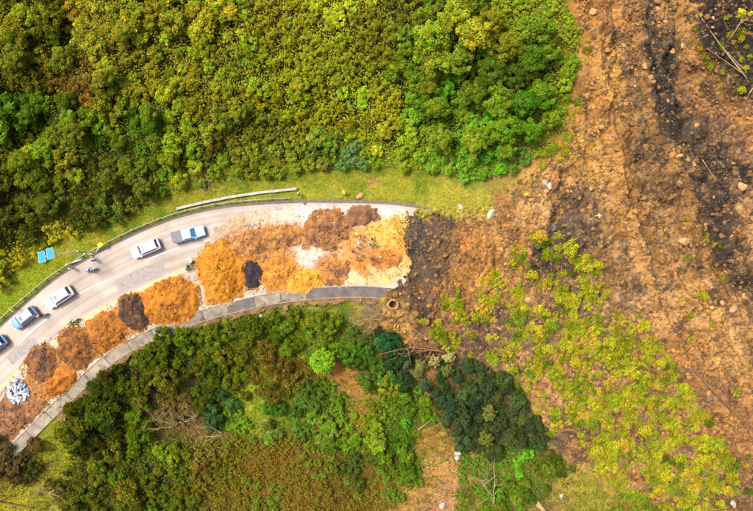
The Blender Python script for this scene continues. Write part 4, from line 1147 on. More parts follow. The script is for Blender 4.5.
# yellow green bushes on the slide
MAINB = [(532, 322), (570, 322), (600, 312), (640, 316), (664, 350), (694, 392), (734, 452), (742, 500), (700, 520), (650, 512), (606, 482), (580, 450), (574, 420), (560, 395), (545, 375), (530, 350)]
SPARSE = [(512, 245), (552, 225), (600, 262), (610, 306), (560, 330), (540, 372), (574, 430), (552, 440), (520, 400), (490, 362), (445, 350), (420, 320), (440, 296), (470, 286), (505, 270)]
EDGE = [(568, 20), (590, 36), (582, 90), (574, 130), (562, 162), (534, 170), (548, 150), (564, 110)]
RIGHT = [(690, 10), (753, 20), (753, 95), (730, 90), (705, 60), (685, 40)]
pts = []
for poly, n, sp, cut in ((MAINB, 3200, 5.0, -0.12), (SPARSE, 1500, 5.4, 0.08), (EDGE, 120, 8, -1), (RIGHT, 160, 9, 0.1), ([(700, 470), (753, 450), (753, 511), (690, 511)], 90, 9, -0.1), ([(645, 200), (720, 200), (753, 400), (700, 380)], 60, 14, 0.25)):
    for (u, v) in scatter_px(n, poly, 700 + n):
        if fbm(np.array([u / 17]), np.array([v / 17]), 660, 4, 0.65)[0] < cut: continue
        if any((a - u) ** 2 + (b - v) ** 2 < sp * sp for (a, b) in pts): continue
        pts.append((u, v))
pts = [(p[0], p[1]) for p in pts]
rv.shuffle(pts)
rest = pts[300:]; pts = pts[:300]
def slide_tone():
    k = rv.uniform()
    return (158, 150, 22) if k < .40 else ((132, 138, 20) if k < .70 else ((172, 142, 36) if k < .86 else (104, 116, 26)))
for (u, v) in pts:
    c = np.array(slide_tone()) * rv.uniform(0.72, 1.06)
    wname = 'yellow' if c[0] > 165 else ('yellow green' if c[0] > 125 else 'green')
    plant('low_bush', 'low', u, v, float(np.clip(rv.lognormal(-0.22, 0.40), 0.4, 1.5)), srgb(np.clip(c, 0, 250), KV), place(wname + ' low bush', 'on the landslide', u, v), 'bush', 'low bushes growing on the landslide', top=0.2, hs=0.62)
if rest:
    bush_mass('slide_bushes', [(u, v, slide_tone(), float(np.clip(rv.lognormal(-0.15, 0.4), .4, 1.6)), 'low') for (u, v) in rest], 'mass of smaller yellow green bushes covering the lower slide', 'bushes')
undergrowth('slide_herbs', MAINB, 80000, 66, 0.18, 0.11, 0.22, 'thin yellow green herbs between the bushes on the slide', 1.0, np.array([(u, v, *slide_tone()) for (u, v) in pts[:120]], float), dens=lambda u, v: smooth(-0.3, 0.3, fbm(u / 17, v / 17, 660, 4, 0.65) + 0.1))
undergrowth('slide_herbs', SPARSE, 24000, 67, 0.21, 0.13, 0.2, 'scattered herbs on the slide beside the buried road', 1.0, np.array([(u, v, *slide_tone()) for (u, v) in pts[:120]], float), dens=lambda u, v: smooth(0.0, 0.45, fbm(u / 17, v / 17, 660, 4, 0.65)))

# ------------------------------------------------------------------ guard rail, low wall, signs, solar pole
M_steel = mat_plain('galvanised_steel', (0.11, 0.11, 0.10), 0.6, metal=0.0, noise=0.2, scale=4)
M_wall = mat_plain('pale_wall_concrete', (0.145, 0.15, 0.13), 0.85, noise=0.25, scale=2.0, bump=0.01)
M_yel = mat_plain('yellow_sign_paint', (0.62, 0.52, 0.04), 0.5)
M_blk = mat_plain('black_rubber', (0.012, 0.012, 0.013), 0.7)
M_dark = mat_plain('dark_grey_plastic', (0.03, 0.032, 0.036), 0.5)
M_polew = mat_plain('pale_pole_paint', (0.42, 0.42, 0.36), 0.5, noise=0.15, scale=3)

rail_px = [p for p in resample(offset_line(UP, -5.0), 700) if -30 < p[0] < 291]
rail_px = [tuple(p) for p in rail_px]
gr = empty('guard_rail', (0, 0, 0))
tag(gr, 'thin grey steel guard rail along the verge above the road', 'guard rail')
strip_solid('rail', rail_px, 0.55, 0.47, 0.78, M_steel, gr)
acc = 0.0
pm = None
for a_, b_ in zip(rail_px[:-1], rail_px[1:]):
    acc += math.hypot(b_[0] - a_[0], b_[1] - a_[1])
    if acc > 12.5:
        acc = 0.0
        x, y = flat_xy(*b_)
        if pm is None:
            bm = bmesh.new(); add_box(bm, (0, 0, 0.2), (0.12, 0.16, 1.2)); o = bm_obj('post', bm, M_steel, gr); pm = o.data
        else:
            o = bpy.data.objects.new('post', pm); link(o, gr)
        o.location = (float(x), float(y) + 0.15, float(hgrid(x, y)))

wl = resample(catmull([(177, 209), (200, 203.5), (230, 197.5), (260, 193), (297, 189)], 10), 60)
wz = hgrid(*flat_xy(wl[:, 0], wl[:, 1]))
lw_ = strip_solid('low_wall', [tuple(p) for p in wl], 2.0, wz - 0.4, wz + 0.35, M_wall)
tag(lw_, 'long curved pale concrete low wall on the grass verge', 'low wall')
wc = strip_solid('coping', [tuple(p) for p in wl], 2.5, wz + 0.35, wz + 0.44, M_wall, lw_)

def chevron(u, v, h, tilt, az, label, size=0.75):
    p = P(u, v)
    root = empty('chevron_sign', p, 0); root.rotation_euler = (math.radians(tilt) * math.cos(az), math.radians(tilt) * math.sin(az), az)
    bm = bmesh.new(); add_tube(bm, [(0, 0, -0.3), (0, 0, h)], 0.04, 8); bm_obj('post', bm, M_polew, root)
    bm = bmesh.new(); add_box(bm, (0, 0.06, h - 0.1), (size, 0.03, size)); pn = bm_obj('panel', bm, M_yel, root)
    for sx in (-0.14, 0.14):
        bm = bmesh.new()
        for sz, rr in ((0.1, -0.7), (-0.1, 0.7)):
            add_box(bm, (sx * size / 0.75, 0.082, h - 0.1 + sz * size / 0.75), (0.30 * size / 0.75, 0.01, 0.09), Matrix.Rotation(rr, 4, 'Y'))
        bm_obj('arrow', bm, M_blk, pn)
    tag(root, label, 'sign')
    return root
chevron(15, 309, 1.9, -20, 2.4, 'yellow chevron sign on the verge left of the blue grey car', 0.9)
chevron(92, 258, 1.3, -25, 2.6, 'small yellow chevron sign at the road edge beside the motorcycle', 0.6)
# leaning post with a yellow plate
pb = P(94.5, 254); tp = P(105, 245)
rt = empty('leaning_sign', pb)
d = tp - pb; d.z = 1.6
bm = bmesh.new(); add_tube(bm, [(0, 0, -0.2), tuple(d)], 0.07, 8); bm_obj('post', bm, M_polew, rt)
bm = bmesh.new(); add_box(bm, tuple(d), (0.75, 0.6, 0.05), Matrix.Rotation(0.6, 4, 'Z') @ Matrix.Rotation(0.5, 4, 'X'), bevel=0.02); bm_obj('plate', bm, M_yel, rt)
tag(rt, 'yellow plate on a pale leaning post between guard rail and thicket', 'sign')
# pale fallen poles in the grass
def lying_pole(a, b, r, label, mat, name='fallen_pole'):
    p0 = P(*a); p1 = P(*b)
    pts = [p0.lerp(p1, t) for t in np.linspace(0, 1, 7)]
    for p in pts: p.z = float(hgrid(p.x, p.y)) + r * 0.9
    bm = bmesh.new(); add_tube(bm, [tuple(p - p0) for p in pts], r, 8)
    o = bm_obj(name, bm, mat, None, True, p0); tag(o, label, 'pole'); return o
lying_pole((66, 265), (83, 259), 0.12, 'pale pole lying in the grass below the solar panel mast', M_polew)
lying_pole((84, 253.5), (94, 254.5), 0.10, 'short pale pole lying in grass at the foot of the mast', M_polew)

M_panel = None
def mat_panel():
    m, nt, b = new_mat('solar_cells')
    tc = nt.nodes.new('ShaderNodeTexCoord')
    br = nt.nodes.new('ShaderNodeTexBrick'); br.offset = 0.0
    br.inputs['Scale'].default_value = 6.0; br.inputs['Mortar Size'].default_value = 0.02
    br.inputs['Brick Width'].default_value = 1.0; br.inputs['Row Height'].default_value = 1.0
    br.inputs['Color1'].default_value = (0.008, 0.105, 0.33, 1); br.inputs['Color2'].default_value = (0.010, 0.12, 0.36, 1); br.inputs['Mortar'].default_value = (0.05, 0.20, 0.42, 1)
    nt.links.new(tc.outputs['Object'], br.inputs['Vector']); nt.links.new(br.outputs['Color'], b.inputs['Base Color'])
    b.inputs['Roughness'].default_value = 0.6; b.inputs['Specular IOR Level'].default_value = 0.1
    return m
M_panel = mat_panel()
mast = empty('solar_panel_mast', P(85.5, 252.5))
tag(mast, 'tall pale mast carrying two blue solar panels above the verge', 'solar mast')
bm = bmesh.new(); add_tube(bm, [(0, 0, -0.4), (-0.05, -0.05, 4), (-0.1, -0.30, 8.2)], [0.13, 0.11, 0.08], 10); bm_obj('mast', bm, M_polew, mast, True)
bm = bmesh.new(); add_tube(bm, [(-0.1, -0.3, 8.1), (-0.5, -0.42, 8.3), (-1.9, -0.65, 8.3)], 0.05, 8); bm_obj('bracket', bm, M_polew, mast, True)
bm = bmesh.new(); add_box(bm, (0.05, 0.16, 2.2), (0.4, 0.25, 0.55), bevel=0.02); bm_obj('battery_box', bm, M_steel, mast)
for (cx, cy, cz) in ((-0.66, -0.18, 8.42), (-1.86, -0.68, 8.42)):
    R_ = Matrix.Rotation(math.radians(16), 4, 'Z') @ Matrix.Rotation(math.radians(-8), 4, 'X')
    bm = bmesh.new(); add_box(bm, (0, 0, 0), (1.06, 1.62, 0.05)); fr = bm_obj('panel_frame', bm, mat_plain('panel_frame_blue', (0.10, 0.24, 0.34), 0.6, spec=0.2), mast)
    fr.matrix_local = Matrix.Translation((cx, cy, cz)) @ R_
    bm = bmesh.new(); add_box(bm, (0, 0, 0.03), (0.96, 1.52, 0.012)); bm_obj('solar_cells', bm, M_panel, fr)

# broken pipe ring
pc = P(393, 304); x, y = flat_xy(393, 304)
bm = bmesh.new()
seg = 28; rings = []
rr_ = random.Random(3)
prof = [(0.72, -0.6), (1.02, -0.6), (1.06, 0.55), (0.98, 0.70), (0.76, 0.66), (0.70, 0.4)]
for k in range(seg):
    a = 2 * math.pi * k / seg; j = rr_.uniform(-.16, .18)
    w_ = 0.86 * rr_.uniform(.93, 1.07)
    rings.append([bm.verts.new((w_ * r_ * math.cos(a), w_ * r_ * 0.92 * math.sin(a), z_ + (j if z_ > 0.5 else 0))) for r_, z_ in prof])
for k in range(seg):
    r0, r1 = rings[k], rings[(k + 1) % seg]
    for i in range(len(prof)): bm.faces.new((r0[i], r1[i], r1[(i + 1) % len(prof)], r0[(i + 1) % len(prof)]))
o = bm_obj('pipe_ring', bm, mat_plain('muddy_concrete', srgb((200, 150, 100), 0.30), 0.9, noise=0.3, scale=3, bump=0.03), None, True, (float(x), float(y), 0.25))
tag(o, 'round muddy concrete ring with dark hole at the broken road end', 'pipe')

# ------------------------------------------------------------------ dead wood
def branch_bm(bm, p, d, length, rad, r, depth):
    n_ = 6; pts = [Vector(p)]; dd = Vector(d).normalized()
    for k in range(n_):
        wob = .16 if depth > 0 else .035
        dd = (dd + Vector((r.normal(scale=wob), r.normal(scale=wob), r.normal(scale=wob * .5)))).normalized()
        pts.append(pts[-1] + dd * length / n_)
    add_tube(bm, pts, [rad * (1 - 0.75 * k / n_) for k in range(n_ + 1)], 6)
    if depth > 0:
        for k in range(2, n_ + 1):
            if r.uniform() < 0.75:
                side = Vector((r.normal(), r.normal(), r.uniform(-.1, .7))).normalized()
                branch_bm(bm, pts[k], dd * 0.8 + side * 0.8, length * r.uniform(.3, .55), rad * 0.5, r, depth - 1)
def dead(name, u, v, u2, v2, rad, label, mat, depth=1, lift=0.25, seed=0, n_=1, spread=0.5, cat='branch'):
    r = np.random.default_rng(800 + seed)
    p = P(u, v); q_ = P(u2, v2); L = (q_ - p).length
    bm = bmesh.new()
    for k in range(n_):
        d_ = (q_ - p).normalized()
        if n_ > 1: d_ = Matrix.Rotation((k - (n_ - 1) / 2) * spread, 3, 'Z') @ d_
        branch_bm(bm, (0, 0, 0), (d_.x, d_.y, d_.z + (lift * 0.4 if depth else 0)), L * (r.uniform(.85, 1.1) if depth else 1), rad * (0.62 if depth > 1 else 0.8), r, depth)
    o = bm_obj(name, bm, mat, None, True, p + Vector((0, 0, lift)))
    tag(o, label, cat)
    return o
dead('dead_branch', 384, 319, 352, 303, .08, 'pale dead branches fanned out below the broken road end', M_dead, 2, .7, 1, 4, .28)
dead('fallen_tree', 446, 353, 407, 331, .17, 'brown fallen trunk pointing up towards the round pipe ring', M_deadbrown, 1, .4, 2, 2, .14, 'trunk')
dead('fallen_tree', 440, 346, 412, 325, .12, 'thinner brown fallen trunk above the thicker fallen one', M_deadbrown, 1, .5, 3, 1, .1, 'trunk')
dead('dead_branch', 380, 312, 356, 318, .09, 'tangle of pale dead limbs left of the pipe ring', M_dead, 2, .8, 31, 4, .35)
dead('dead_branch', 430, 350, 400, 338, .10, 'spray of brown dead limbs below the thick fallen tree', M_deadbrown, 2, .6, 32, 4, .25)
dead('dead_branch', 372, 330, 388, 312, .07, 'thin dead branch leaning against the soil below the pipe ring', M_deadbrown, 1, .6, 21)
dead('dead_tree', 226, 432, 201, 420, .13, 'white forked dead branch with reddish end beside dark green bush', M_dead, 1, 1.4, 4, 2, .3)
dead('dead_tree', 178, 424, 168, 404, .10, 'pale leafless dead tree in the brown hollow below the road', M_dead, 2, 1.2, 5, 5, .5, 'dead tree')
dead('dead_branch', 186, 420, 196, 405, .07, 'short pale dead twigs right of the leafless dead tree', M_dead, 2, 1.0, 6, 4, .6)
dead('dead_tree', 493, 502, 489, 468, .13, 'pale dead tree with several bare stems near the bottom edge', M_dead, 1, 1.0, 7, 3, .35, 'dead tree')
dead('dead_branch', 490, 486, 472, 468, .08, 'pale bare branch left of the dead stems near the bottom edge', M_dead, 2, 1.0, 8, 3, .3)
dead('dead_tree', 52, 490, 62, 478, .09, 'spiky pale dead tree beside the grass in the lower left corner', M_dead, 2, .9, 9, 6, .75, 'dead tree')
dead('fallen_log', -4, 500, 36, 508, .16, 'dark log lying across the grass in the lower left corner', M_bark, 0, .3, 10, cat='log')
dead('fallen_log', 36, 494, 62, 474, .12, 'dark fallen log beside the spiky dead tree', M_bark, 0, .5, 11, cat='log')
dead('fallen_log', 42, 466, 58, 463, .13, 'short reddish log on the grass below the gutter', M_deadbrown, 0, .3, 12, cat='log')
dead('dead_branch', 417, 427, 432, 416, .10, 'single pale dead stick among bushes left of the dark trees', M_dead, 0, 1.6, 13)
dead('dead_branch', 322, 428, 328, 418, .08, 'reddish tuft of dead twigs among the green bushes', M_deadbrown, 2, 1.0, 14, 5, 1.2)
dead('bare_sapling', 208, 195, 205, 175, .08, 'pale bare sapling at the edge of the thicket above the low wall', M_dead, 2, .8, 15, 3, .5, 'sapling')
dead('fallen_tree', 744, 80, 686, 22, .15, 'long pale fallen stem slanting across the upper right corner', M_dead, 0, .7, 16, cat='trunk')
dead('fallen_tree', 741, 76, 700, 52, .10, 'thin pale fallen stem just below the long one upper right', M_dead, 0, .6, 17, cat='trunk')
dead('fallen_tree', 738, 70, 712, 44, .08, 'short pale fallen stem above the long one in upper right', M_dead, 0, .9, 22, cat='trunk')
dead('fallen_tree', 752, 88, 740, 98, .11, 'pale stem at the right edge below the upper right corner', M_dead, 1, .6, 18, cat='trunk')
dead('fallen_log', 692, 368, 748, 434, .16, 'long straight dark log lying down the right side of the slide', M_bark, 0, .25, 19, cat='log')
dead('fallen_log', 700, 160, 718, 182, .10, 'short pale log in the dark gully of the slide', M_dead, 0, .3, 20, cat='log')
# slender tree standing in the upper right corner
pb = P(724, 47)
rt = empty('slender_tree', pb); tag(rt, 'slender leaning tree with small yellow green crown in the upper right corner', 'tree')
bm = bmesh.new(); add_tube(bm, [(0, 0, -.3), (.2, 1.4, 2.2), (.5, 3.2, 4.2)], [.10, .08, .05], 8); bm_obj('trunk', bm, M_dead, rt, True)
r77 = np.random.default_rng(77)
C_ = np.array([.5, 3.3, 4.3]) + r77.normal(scale=[.55, .5, .25], size=(9, 3))
V_, F_, T_ = leaf_cloud(C_, r77.uniform(.25, .45, 9), 34, .4, .18, r77)
cr = obj('crown', np_mesh('slender_crown', V_, F_, False, T_), M_leaf, rt); cr.color = (*srgb((176, 176, 40), KV), 1)

# ------------------------------------------------------------------ vehicles
M_glass = mat_plain('car_glass', (0.012, 0.03, 0.05), 0.08, spec=0.8)
M_glassb = mat_plain('blue_tinted_car_glass', (0.02, 0.10, 0.17), 0.08, spec=0.8)
M_tyre = M_blk
M_rim = mat_plain('alloy_rim', (0.35, 0.35, 0.36), 0.35, metal=0.7)
M_lamp = mat_plain('headlight_lens', (0.55, 0.55, 0.5), 0.15)
M_tail = mat_plain('tail_light', (0.30, 0.012, 0.01), 0.25)
def paint_mat(name, col, rough=0.28):
    m, nt, b = new_mat(name); b.inputs['Base Color'].default_value = (*col, 1); b.inputs['Roughness'].default_value = rough
    b.inputs['Coat Weight'].default_value = 0.5; b.inputs['Coat Roughness'].default_value = 0.08
    return m
def loft(bm, stations):
    rings = []
    for (x, hw, z0, z1) in stations:
        pr = [(0, z1 + 0.035), (hw * .55, z1 + 0.025), (hw * .9, z1 - 0.02), (hw, z1 - 0.14), (hw * 1.01, (z0 + z1) / 2), (hw * .98, z0 + 0.08), (hw * .88, z0), (0, z0)]
        pts = pr + [(-y, z) for (y, z) in pr[-2:0:-1]]
        rings.append([bm.verts.new((x, y, z)) for y, z in pts])
    n_ = len(rings[0])
    for a, b in zip(rings[:-1], rings[1:]):
        for k in range(n_): bm.faces.new((a[k], a[(k + 1) % n_], b[(k + 1) % n_], b[k]))
    bm.faces.new(rings[0]); bm.faces.new(rings[-1][::-1])
def panel(name, quad, mat, parent, inset=0.07, proud=0.012):
    """thin pane set just proud of the face given by four corners"""
    q_ = [Vector(p) for p in quad]; c = sum(q_, Vector()) / 4
    nrm = (q_[1] - q_[0]).cross(q_[3] - q_[0]).normalized()
    bm = bmesh.new()
    lo = [bm.verts.new(c + (p - c) * (1 - inset) - nrm * 0.01) for p in q_]; hi = [bm.verts.new(c + (p - c) * (1 - inset) + nrm * proud) for p in q_]
    bm.faces.new(hi); bm.faces.new(lo[::-1])
    for k in range(4): bm.faces.new((lo[k], lo[(k + 1) % 4], hi[(k + 1) % 4], hi[k]))
    return bm_obj(name, bm, mat, parent)
def wheel(root, x, y, r=0.36):
    bm = bmesh.new(); add_cyl(bm, (0, 0, 0), r, 0.24, 'Y', 20)
    es = [e for e in bm.edges if abs(e.verts[0].co.y - e.verts[1].co.y) < 1e-4]
    bmesh.ops.bevel(bm, geom=es, offset=0.05, segments=2, affect='EDGES')
    w = bm_obj('tyre', bm, M_tyre, root, True); w.location = (x, y, r)
    bm = bmesh.new(); add_cyl(bm, (0, math.copysign(0.05, y), 0), r * 0.62, 0.17, 'Y', 16)
    bm_obj('rim', bm, M_rim, w)
def make_car(u, v, fu, fv, ru, rv_, col, label, kind='suv', sunroof=True, glass=None, L=4.7, W=1.86, hoodcol=None, name='parked_car', roofcol=None):
    glass = glass or M_glass
    x, y = flat_xy(u, v)
    ang = math.atan2(-(fv - rv_), fu - ru)
    root = empty(name, (float(x), float(y), 0.004), ang)
    pm_ = paint_mat('car_paint', col); rm_ = paint_mat('roof_paint', roofcol) if roofcol else pm_
    k = L / 4.8; hw = W / 2
    bm = bmesh.new()
    loft(bm, [(-2.4 * k, hw * .84, .48, .84), (-2.32 * k, hw * .95, .34, .97), (-1.6 * k, hw, .28, 1.02), (0, hw, .26, 1.0), (1.0 * k, hw, .26, .99), (1.3 * k, hw * .99, .27, .97), (2.0 * k, hw * .95, .30, .88), (2.3 * k, hw * .86, .36, .78), (2.4 * k, hw * .70, .46, .68)])
    bm_obj('body', bm, pm_, root, True)
    if kind == 'suv': xb, xt, xf0, xf1, ht = -2.22 * k, -1.98 * k, 1.18 * k, 0.42 * k, 1.66
    else: xb, xt, xf0, xf1, ht = -0.75 * k, -0.62 * k, 1.15 * k, 0.50 * k, 1.68
    bw, tw, zb = hw * .93, hw * .74, 0.97
    B = [(xb, -bw, zb), (xf0, -bw, zb), (xf0, bw, zb), (xb, bw, zb)]; T = [(xt, -tw, ht), (xf1, -tw, ht), (xf1, tw, ht), (xt, tw, ht)]
    bm = bmesh.new(); vb = [bm.verts.new(p) for p in B]; vt = [bm.verts.new(p) for p in T]
    for i in range(4): bm.faces.new((vb[i], vb[(i + 1) % 4], vt[(i + 1) % 4], vt[i]))
    bm.faces.new(vt); bm.faces.new(vb[::-1]); bm_obj('cabin', bm, rm_, root)
    panel('windscreen', [B[1], B[2], T[2], T[1]], glass, root, .08)
    panel('rear_window', [B[3], B[0], T[0], T[3]], glass, root, .14)
    for (i, j) in ((0, 1), (2, 3)): panel('side_window', [B[i], B[j], T[j], T[i]], glass, root, .13)
    bm = bmesh.new(); add_box(bm, ((xt + xf1) / 2, 0, ht + 0.02), (xf1 - xt + 0.06, tw * 2 + 0.05, 0.07), bevel=0.03); rf = bm_obj('roof', bm, rm_, root)
    if sunroof:
        bm = bmesh.new(); add_box(bm, (xf1 - 0.42, 0, ht + 0.058), (0.5, tw * 1.15, 0.02)); bm_obj('sunroof', bm, glass, rf)
    if kind == 'suv':
        for sy in (-1, 1):
            bm = bmesh.new(); add_box(bm, ((xt + xf1) / 2, sy * tw * .93, ht + 0.09), ((xf1 - xt) * .8, 0.05, 0.05)); bm_obj('roof_rail', bm, M_dark, rf)
    else:
        bm = bmesh.new(); add_box(bm, (-1.56 * k, 0, 1.055), (1.5 * k, W * .88, 0.05), bevel=0.02); bm_obj('bed_cover', bm, mat_plain('dark_bed_cover', (0.05, 0.055, 0.065), 0.7, noise=.3, scale=3), root)
        for sy in (-1, 1):
            bm = bmesh.new(); add_box(bm, (-1.56 * k, sy * W * .465, 1.06), (1.56 * k, 0.09, 0.08), bevel=.02); bm_obj('bed_rail', bm, M_dark, root)
        bm = bmesh.new(); add_box(bm, (-2.35 * k, 0, 0.86), (0.07, W * .8, 0.42), bevel=.02); bm_obj('tailgate', bm, M_dark, root)
    if hoodcol:
        bm = bmesh.new(); loft(bm, [(1.22 * k, hw * .9, .80, .992), (1.95 * k, hw * .86, .74, .908), (2.28 * k, hw * .74, .66, .80)]); bm_obj('bonnet', bm, paint_mat('bonnet_paint', hoodcol), root, True)
    for sx in (-1, 1):
        for sy in (-1, 1): wheel(root, sx * 1.42 * k, sy * (hw - 0.09))
    for sy in (-1, 1):
        bm = bmesh.new(); add_box(bm, (0.98 * k, sy * (hw + 0.09), 1.03), (0.16, 0.2, 0.14), bevel=.03); bm_obj('mirror', bm, pm_, root)
        bm = bmesh.new(); add_box(bm, (2.27 * k, sy * hw * .66, .74), (0.2, 0.34, 0.14), bevel=.04); bm_obj('headlight', bm, M_lamp, root)
        bm = bmesh.new(); add_box(bm, (-2.36 * k, sy * hw * .76, .84), (0.1, 0.24, 0.2), bevel=.03); bm_obj('tail_light', bm, M_tail, root)
    bm = bmesh.new(); add_box(bm, (2.36 * k, 0, .48), (0.14, W * .72, 0.18), bevel=.05); bm_obj('bumper', bm, M_dark, root)
    bm = bmesh.new(); add_box(bm, (-2.38 * k, 0, .50), (0.14, W * .8, 0.2), bevel=.05); bm_obj('bumper', bm, M_dark, root)
    tag(root, label, 'car' if kind == 'suv' else 'pickup', 'vehicles queued in the upper lane')
    return root
WHT = (0.74, 0.75, 0.76)
make_car(61.5, 297, 50, 304.5, 73, 289.5, WHT, 'white car with dark sunroof, second white one back from the heaps', L=4.75)
make_car(27, 317.5, 16, 326, 38, 309.5, (0.07, 0.14, 0.27), 'blue grey car at the left behind a white car', L=4.4, roofcol=(0.16, 0.26, 0.40))
make_car(-2.5, 346, -14, 355, 9, 337, (0.07, 0.15, 0.30), 'blue car cut off by the left picture edge', L=4.3, sunroof=False, roofcol=(0.18, 0.29, 0.44))
make_car(147.5, 248.5, 133, 254.6, 162, 242.6, WHT, 'white car with dark sunroof directly behind the pickup', L=4.7)
make_car(190, 234.3, 207, 230, 173, 238.6, (0.10, 0.24, 0.36), 'white and blue pickup with dark load bed nearest the heaps', 'pickup', False, M_glassb, 5.3, 1.86, hoodcol=(0.74, 0.72, 0.56), name='pickup_truck', roofcol=(0.70, 0.72, 0.74))

# ------------------------------------------------------------------ people and motorcycles
M_skin = [mat_plain('skin', c, 0.6) for c in ((0.22, 0.11, 0.065), (0.14, 0.07, 0.04))]
M_hair = mat_plain('black_hair', (0.008, 0.007, 0.006), 0.6)
CLOTH = {n_: mat_plain(n_ + '_cloth', c, 0.85, noise=.15, scale=8) for n_, c in {'hi_vis': (0.55, 0.60, 0.02), 'white': (0.45, 0.45, 0.43), 'blue': (0.03, 0.12, 0.30), 'teal': (0.02, 0.20, 0.22), 'dark': (0.015, 0.015, 0.02), 'grey': (0.13, 0.15, 0.17), 'red': (0.25, 0.02, 0.015), 'jeans': (0.03, 0.05, 0.10), 'khaki': (0.16, 0.12, 0.06), 'green': (0.04, 0.13, 0.04), 'orange': (0.50, 0.14, 0.02), 'yellow': (0.55, 0.42, 0.03), 'paleblue': (0.25, 0.42, 0.50)}.items()}
POSES = {
 'stand': {'hipL': (.10, 0, .92), 'hipR': (-.10, 0, .92), 'kneeL': (.11, .03, .50), 'kneeR': (-.12, .02, .50), 'ankL': (.12, -.02, .09), 'ankR': (-.13, -.02, .09), 'elL': (.29, -.03, 1.14), 'elR': (-.30, .0, 1.14), 'wrL': (.30, .10, .90), 'wrR': (-.30, .12, .91), 'lean': 0.0, 'drop': 0.0},
 'walk': {'hipL': (.10, 0, .92), 'hipR': (-.10, 0, .92), 'kneeL': (.10, .20, .53), 'kneeR': (-.10, -.06, .50), 'ankL': (.10, .28, .10), 'ankR': (-.10, -.32, .16), 'elL': (.27, -.16, 1.16), 'elR': (-.27, .14, 1.15), 'wrL': (.25, -.14, .92), 'wrR': (-.23, .34, 1.02), 'lean': 0.05, 'drop': 0.0},
 'bend': {'hipL': (.10, 0, .88), 'hipR': (-.10, 0, .88), 'kneeL': (.12, .10, .48), 'kneeR': (-.13, .08, .48), 'ankL': (.13, -.02, .09), 'ankR': (-.14, -.04, .09), 'elL': (.25, .42, .92), 'elR': (-.25, .42, .92), 'wrL': (.14, .60, .72), 'wrR': (-.10, .66, .78), 'lean': 0.42, 'drop': 0.08},
 'ride': {'hipL': (.11, 0, .82), 'hipR': (-.11, 0, .82), 'kneeL': (.24, .40, .72), 'kneeR': (-.24, .40, .72), 'ankL': (.20, .18, .34), 'ankR': (-.20, .18, .34), 'elL': (.33, .22, 1.08), 'elR': (-.33, .22, 1.08), 'wrL': (.32, .50, 1.02), 'wrR': (-.32, .50, 1.02), 'lean': 0.10, 'drop': 0.06}}
_body = {}
def body_mesh(pose):
    if pose in _body: return _body[pose]
    q_ = POSES[pose]; ln = q_['lean']; dz = -q_['drop']
    vs = []; ed = []; rad = []; lab = []
    def add(p, r_, parent, l): vs.append(Vector(p)); rad.append(r_); lab.append(l); (ed.append((parent, len(vs) - 1)) if parent is not None else None); return len(vs) - 1
    pz = q_['hipL'][2] + .05
    pel = add((0, 0, pz), (.155, .115), None, 'leg')
    sp = add((0, ln * .35, pz + .20 + dz * .3), (.145, .11), pel, 'torso')
    ch = add((0, ln * .75, pz + .42 + dz), (.175, .12), sp, 'torso')
    nk = add((0, ln * 1.0 + .01, pz + .55 + dz * 1.6), (.062, .062), ch, 'skin')
    hd = add((0, ln * 1.12 + .03, pz + .66 + dz * 2), (.088, .098), nk, 'skin')
    ht = add((0, ln * 1.2 + .03, pz + .77 + dz * 2.2), (.070, .080), hd, 'skin')
    add((0, ln * 1.15 + .13, pz + .67 + dz * 2), (.018, .018), hd, 'skin')
    for sgn, c in ((1, 'L'), (-1, 'R')):
        sh = add((.19 * sgn, ln * .85, pz + .46 + dz), (.065, .065), ch, 'torso')
        el = add(q_['el' + c], (.045, .045), sh, 'sleeve'); wr = add(q_['wr' + c], (.032, .030), el, 'skin')
        d_ = (Vector(q_['wr' + c]) - Vector(q_['el' + c])).normalized()
        pal = add(Vector(q_['wr' + c]) + d_ * .08, (.036, .018), wr, 'skin')
        side = d_.cross(Vector((sgn, 0, .2))).normalized()
        for f in range(4): add(Vector(q_['wr' + c]) + d_ * (.155 + .012 * (1 - abs(f - 1.5))) + side * (.021 * (f - 1.5)), (.008, .008), pal, 'skin')
        add(Vector(q_['wr' + c]) + d_ * .09 + side * .055, (.009, .009), wr, 'skin')
        hp = add(q_['hip' + c], (.095, .095), pel, 'leg'); kn = add(q_['knee' + c], (.065, .065), hp, 'leg'); an = add(q_['ank' + c], (.045, .045), kn, 'leg')
        a_ = Vector(q_['ank' + c]); add(a_ + Vector((.01 * sgn, .16, -.05)), (.042, .032), an, 'shoe')
    me = bpy.data.meshes.new('person_body'); me.from_pydata(vs, ed, []); o = bpy.data.objects.new('person_tmp', me); COL.objects.link(o)
    m = o.modifiers.new('skin', 'SKIN'); o.modifiers.new('sub', 'SUBSURF').levels = 1
    for i, sv in enumerate(me.skin_vertices[0].data): sv.radius = rad[i]; sv.use_root = (i == 0)
    bpy.context.view_layer.update()
    em = bpy.data.meshes.new_from_object(o.evaluated_get(bpy.context.evaluated_depsgraph_get()))
    bpy.data.objects.remove(o)
    part = []
    for f in em.polygons:
        c = f.center; best = None
        for a, b in ed:
            A, B = vs[a], vs[b]; d_ = B - A; t = max(0, min(1, (c - A).dot(d_) / max(d_.length_squared, 1e-9)))
            dist = (c - A - d_ * t).length - (rad[a][0] * (1 - t) + rad[b][0] * t)
            if best is None or dist < best[0]: best = (dist, lab[b])
        part.append(best[1])
    em.polygons.foreach_set('use_smooth', np.full(len(em.polygons), True, bool))
    _body[pose] = (em, part, (0, ln * 1.14 + .025, pz + .70 + dz * 2.05))
    return _body[pose]
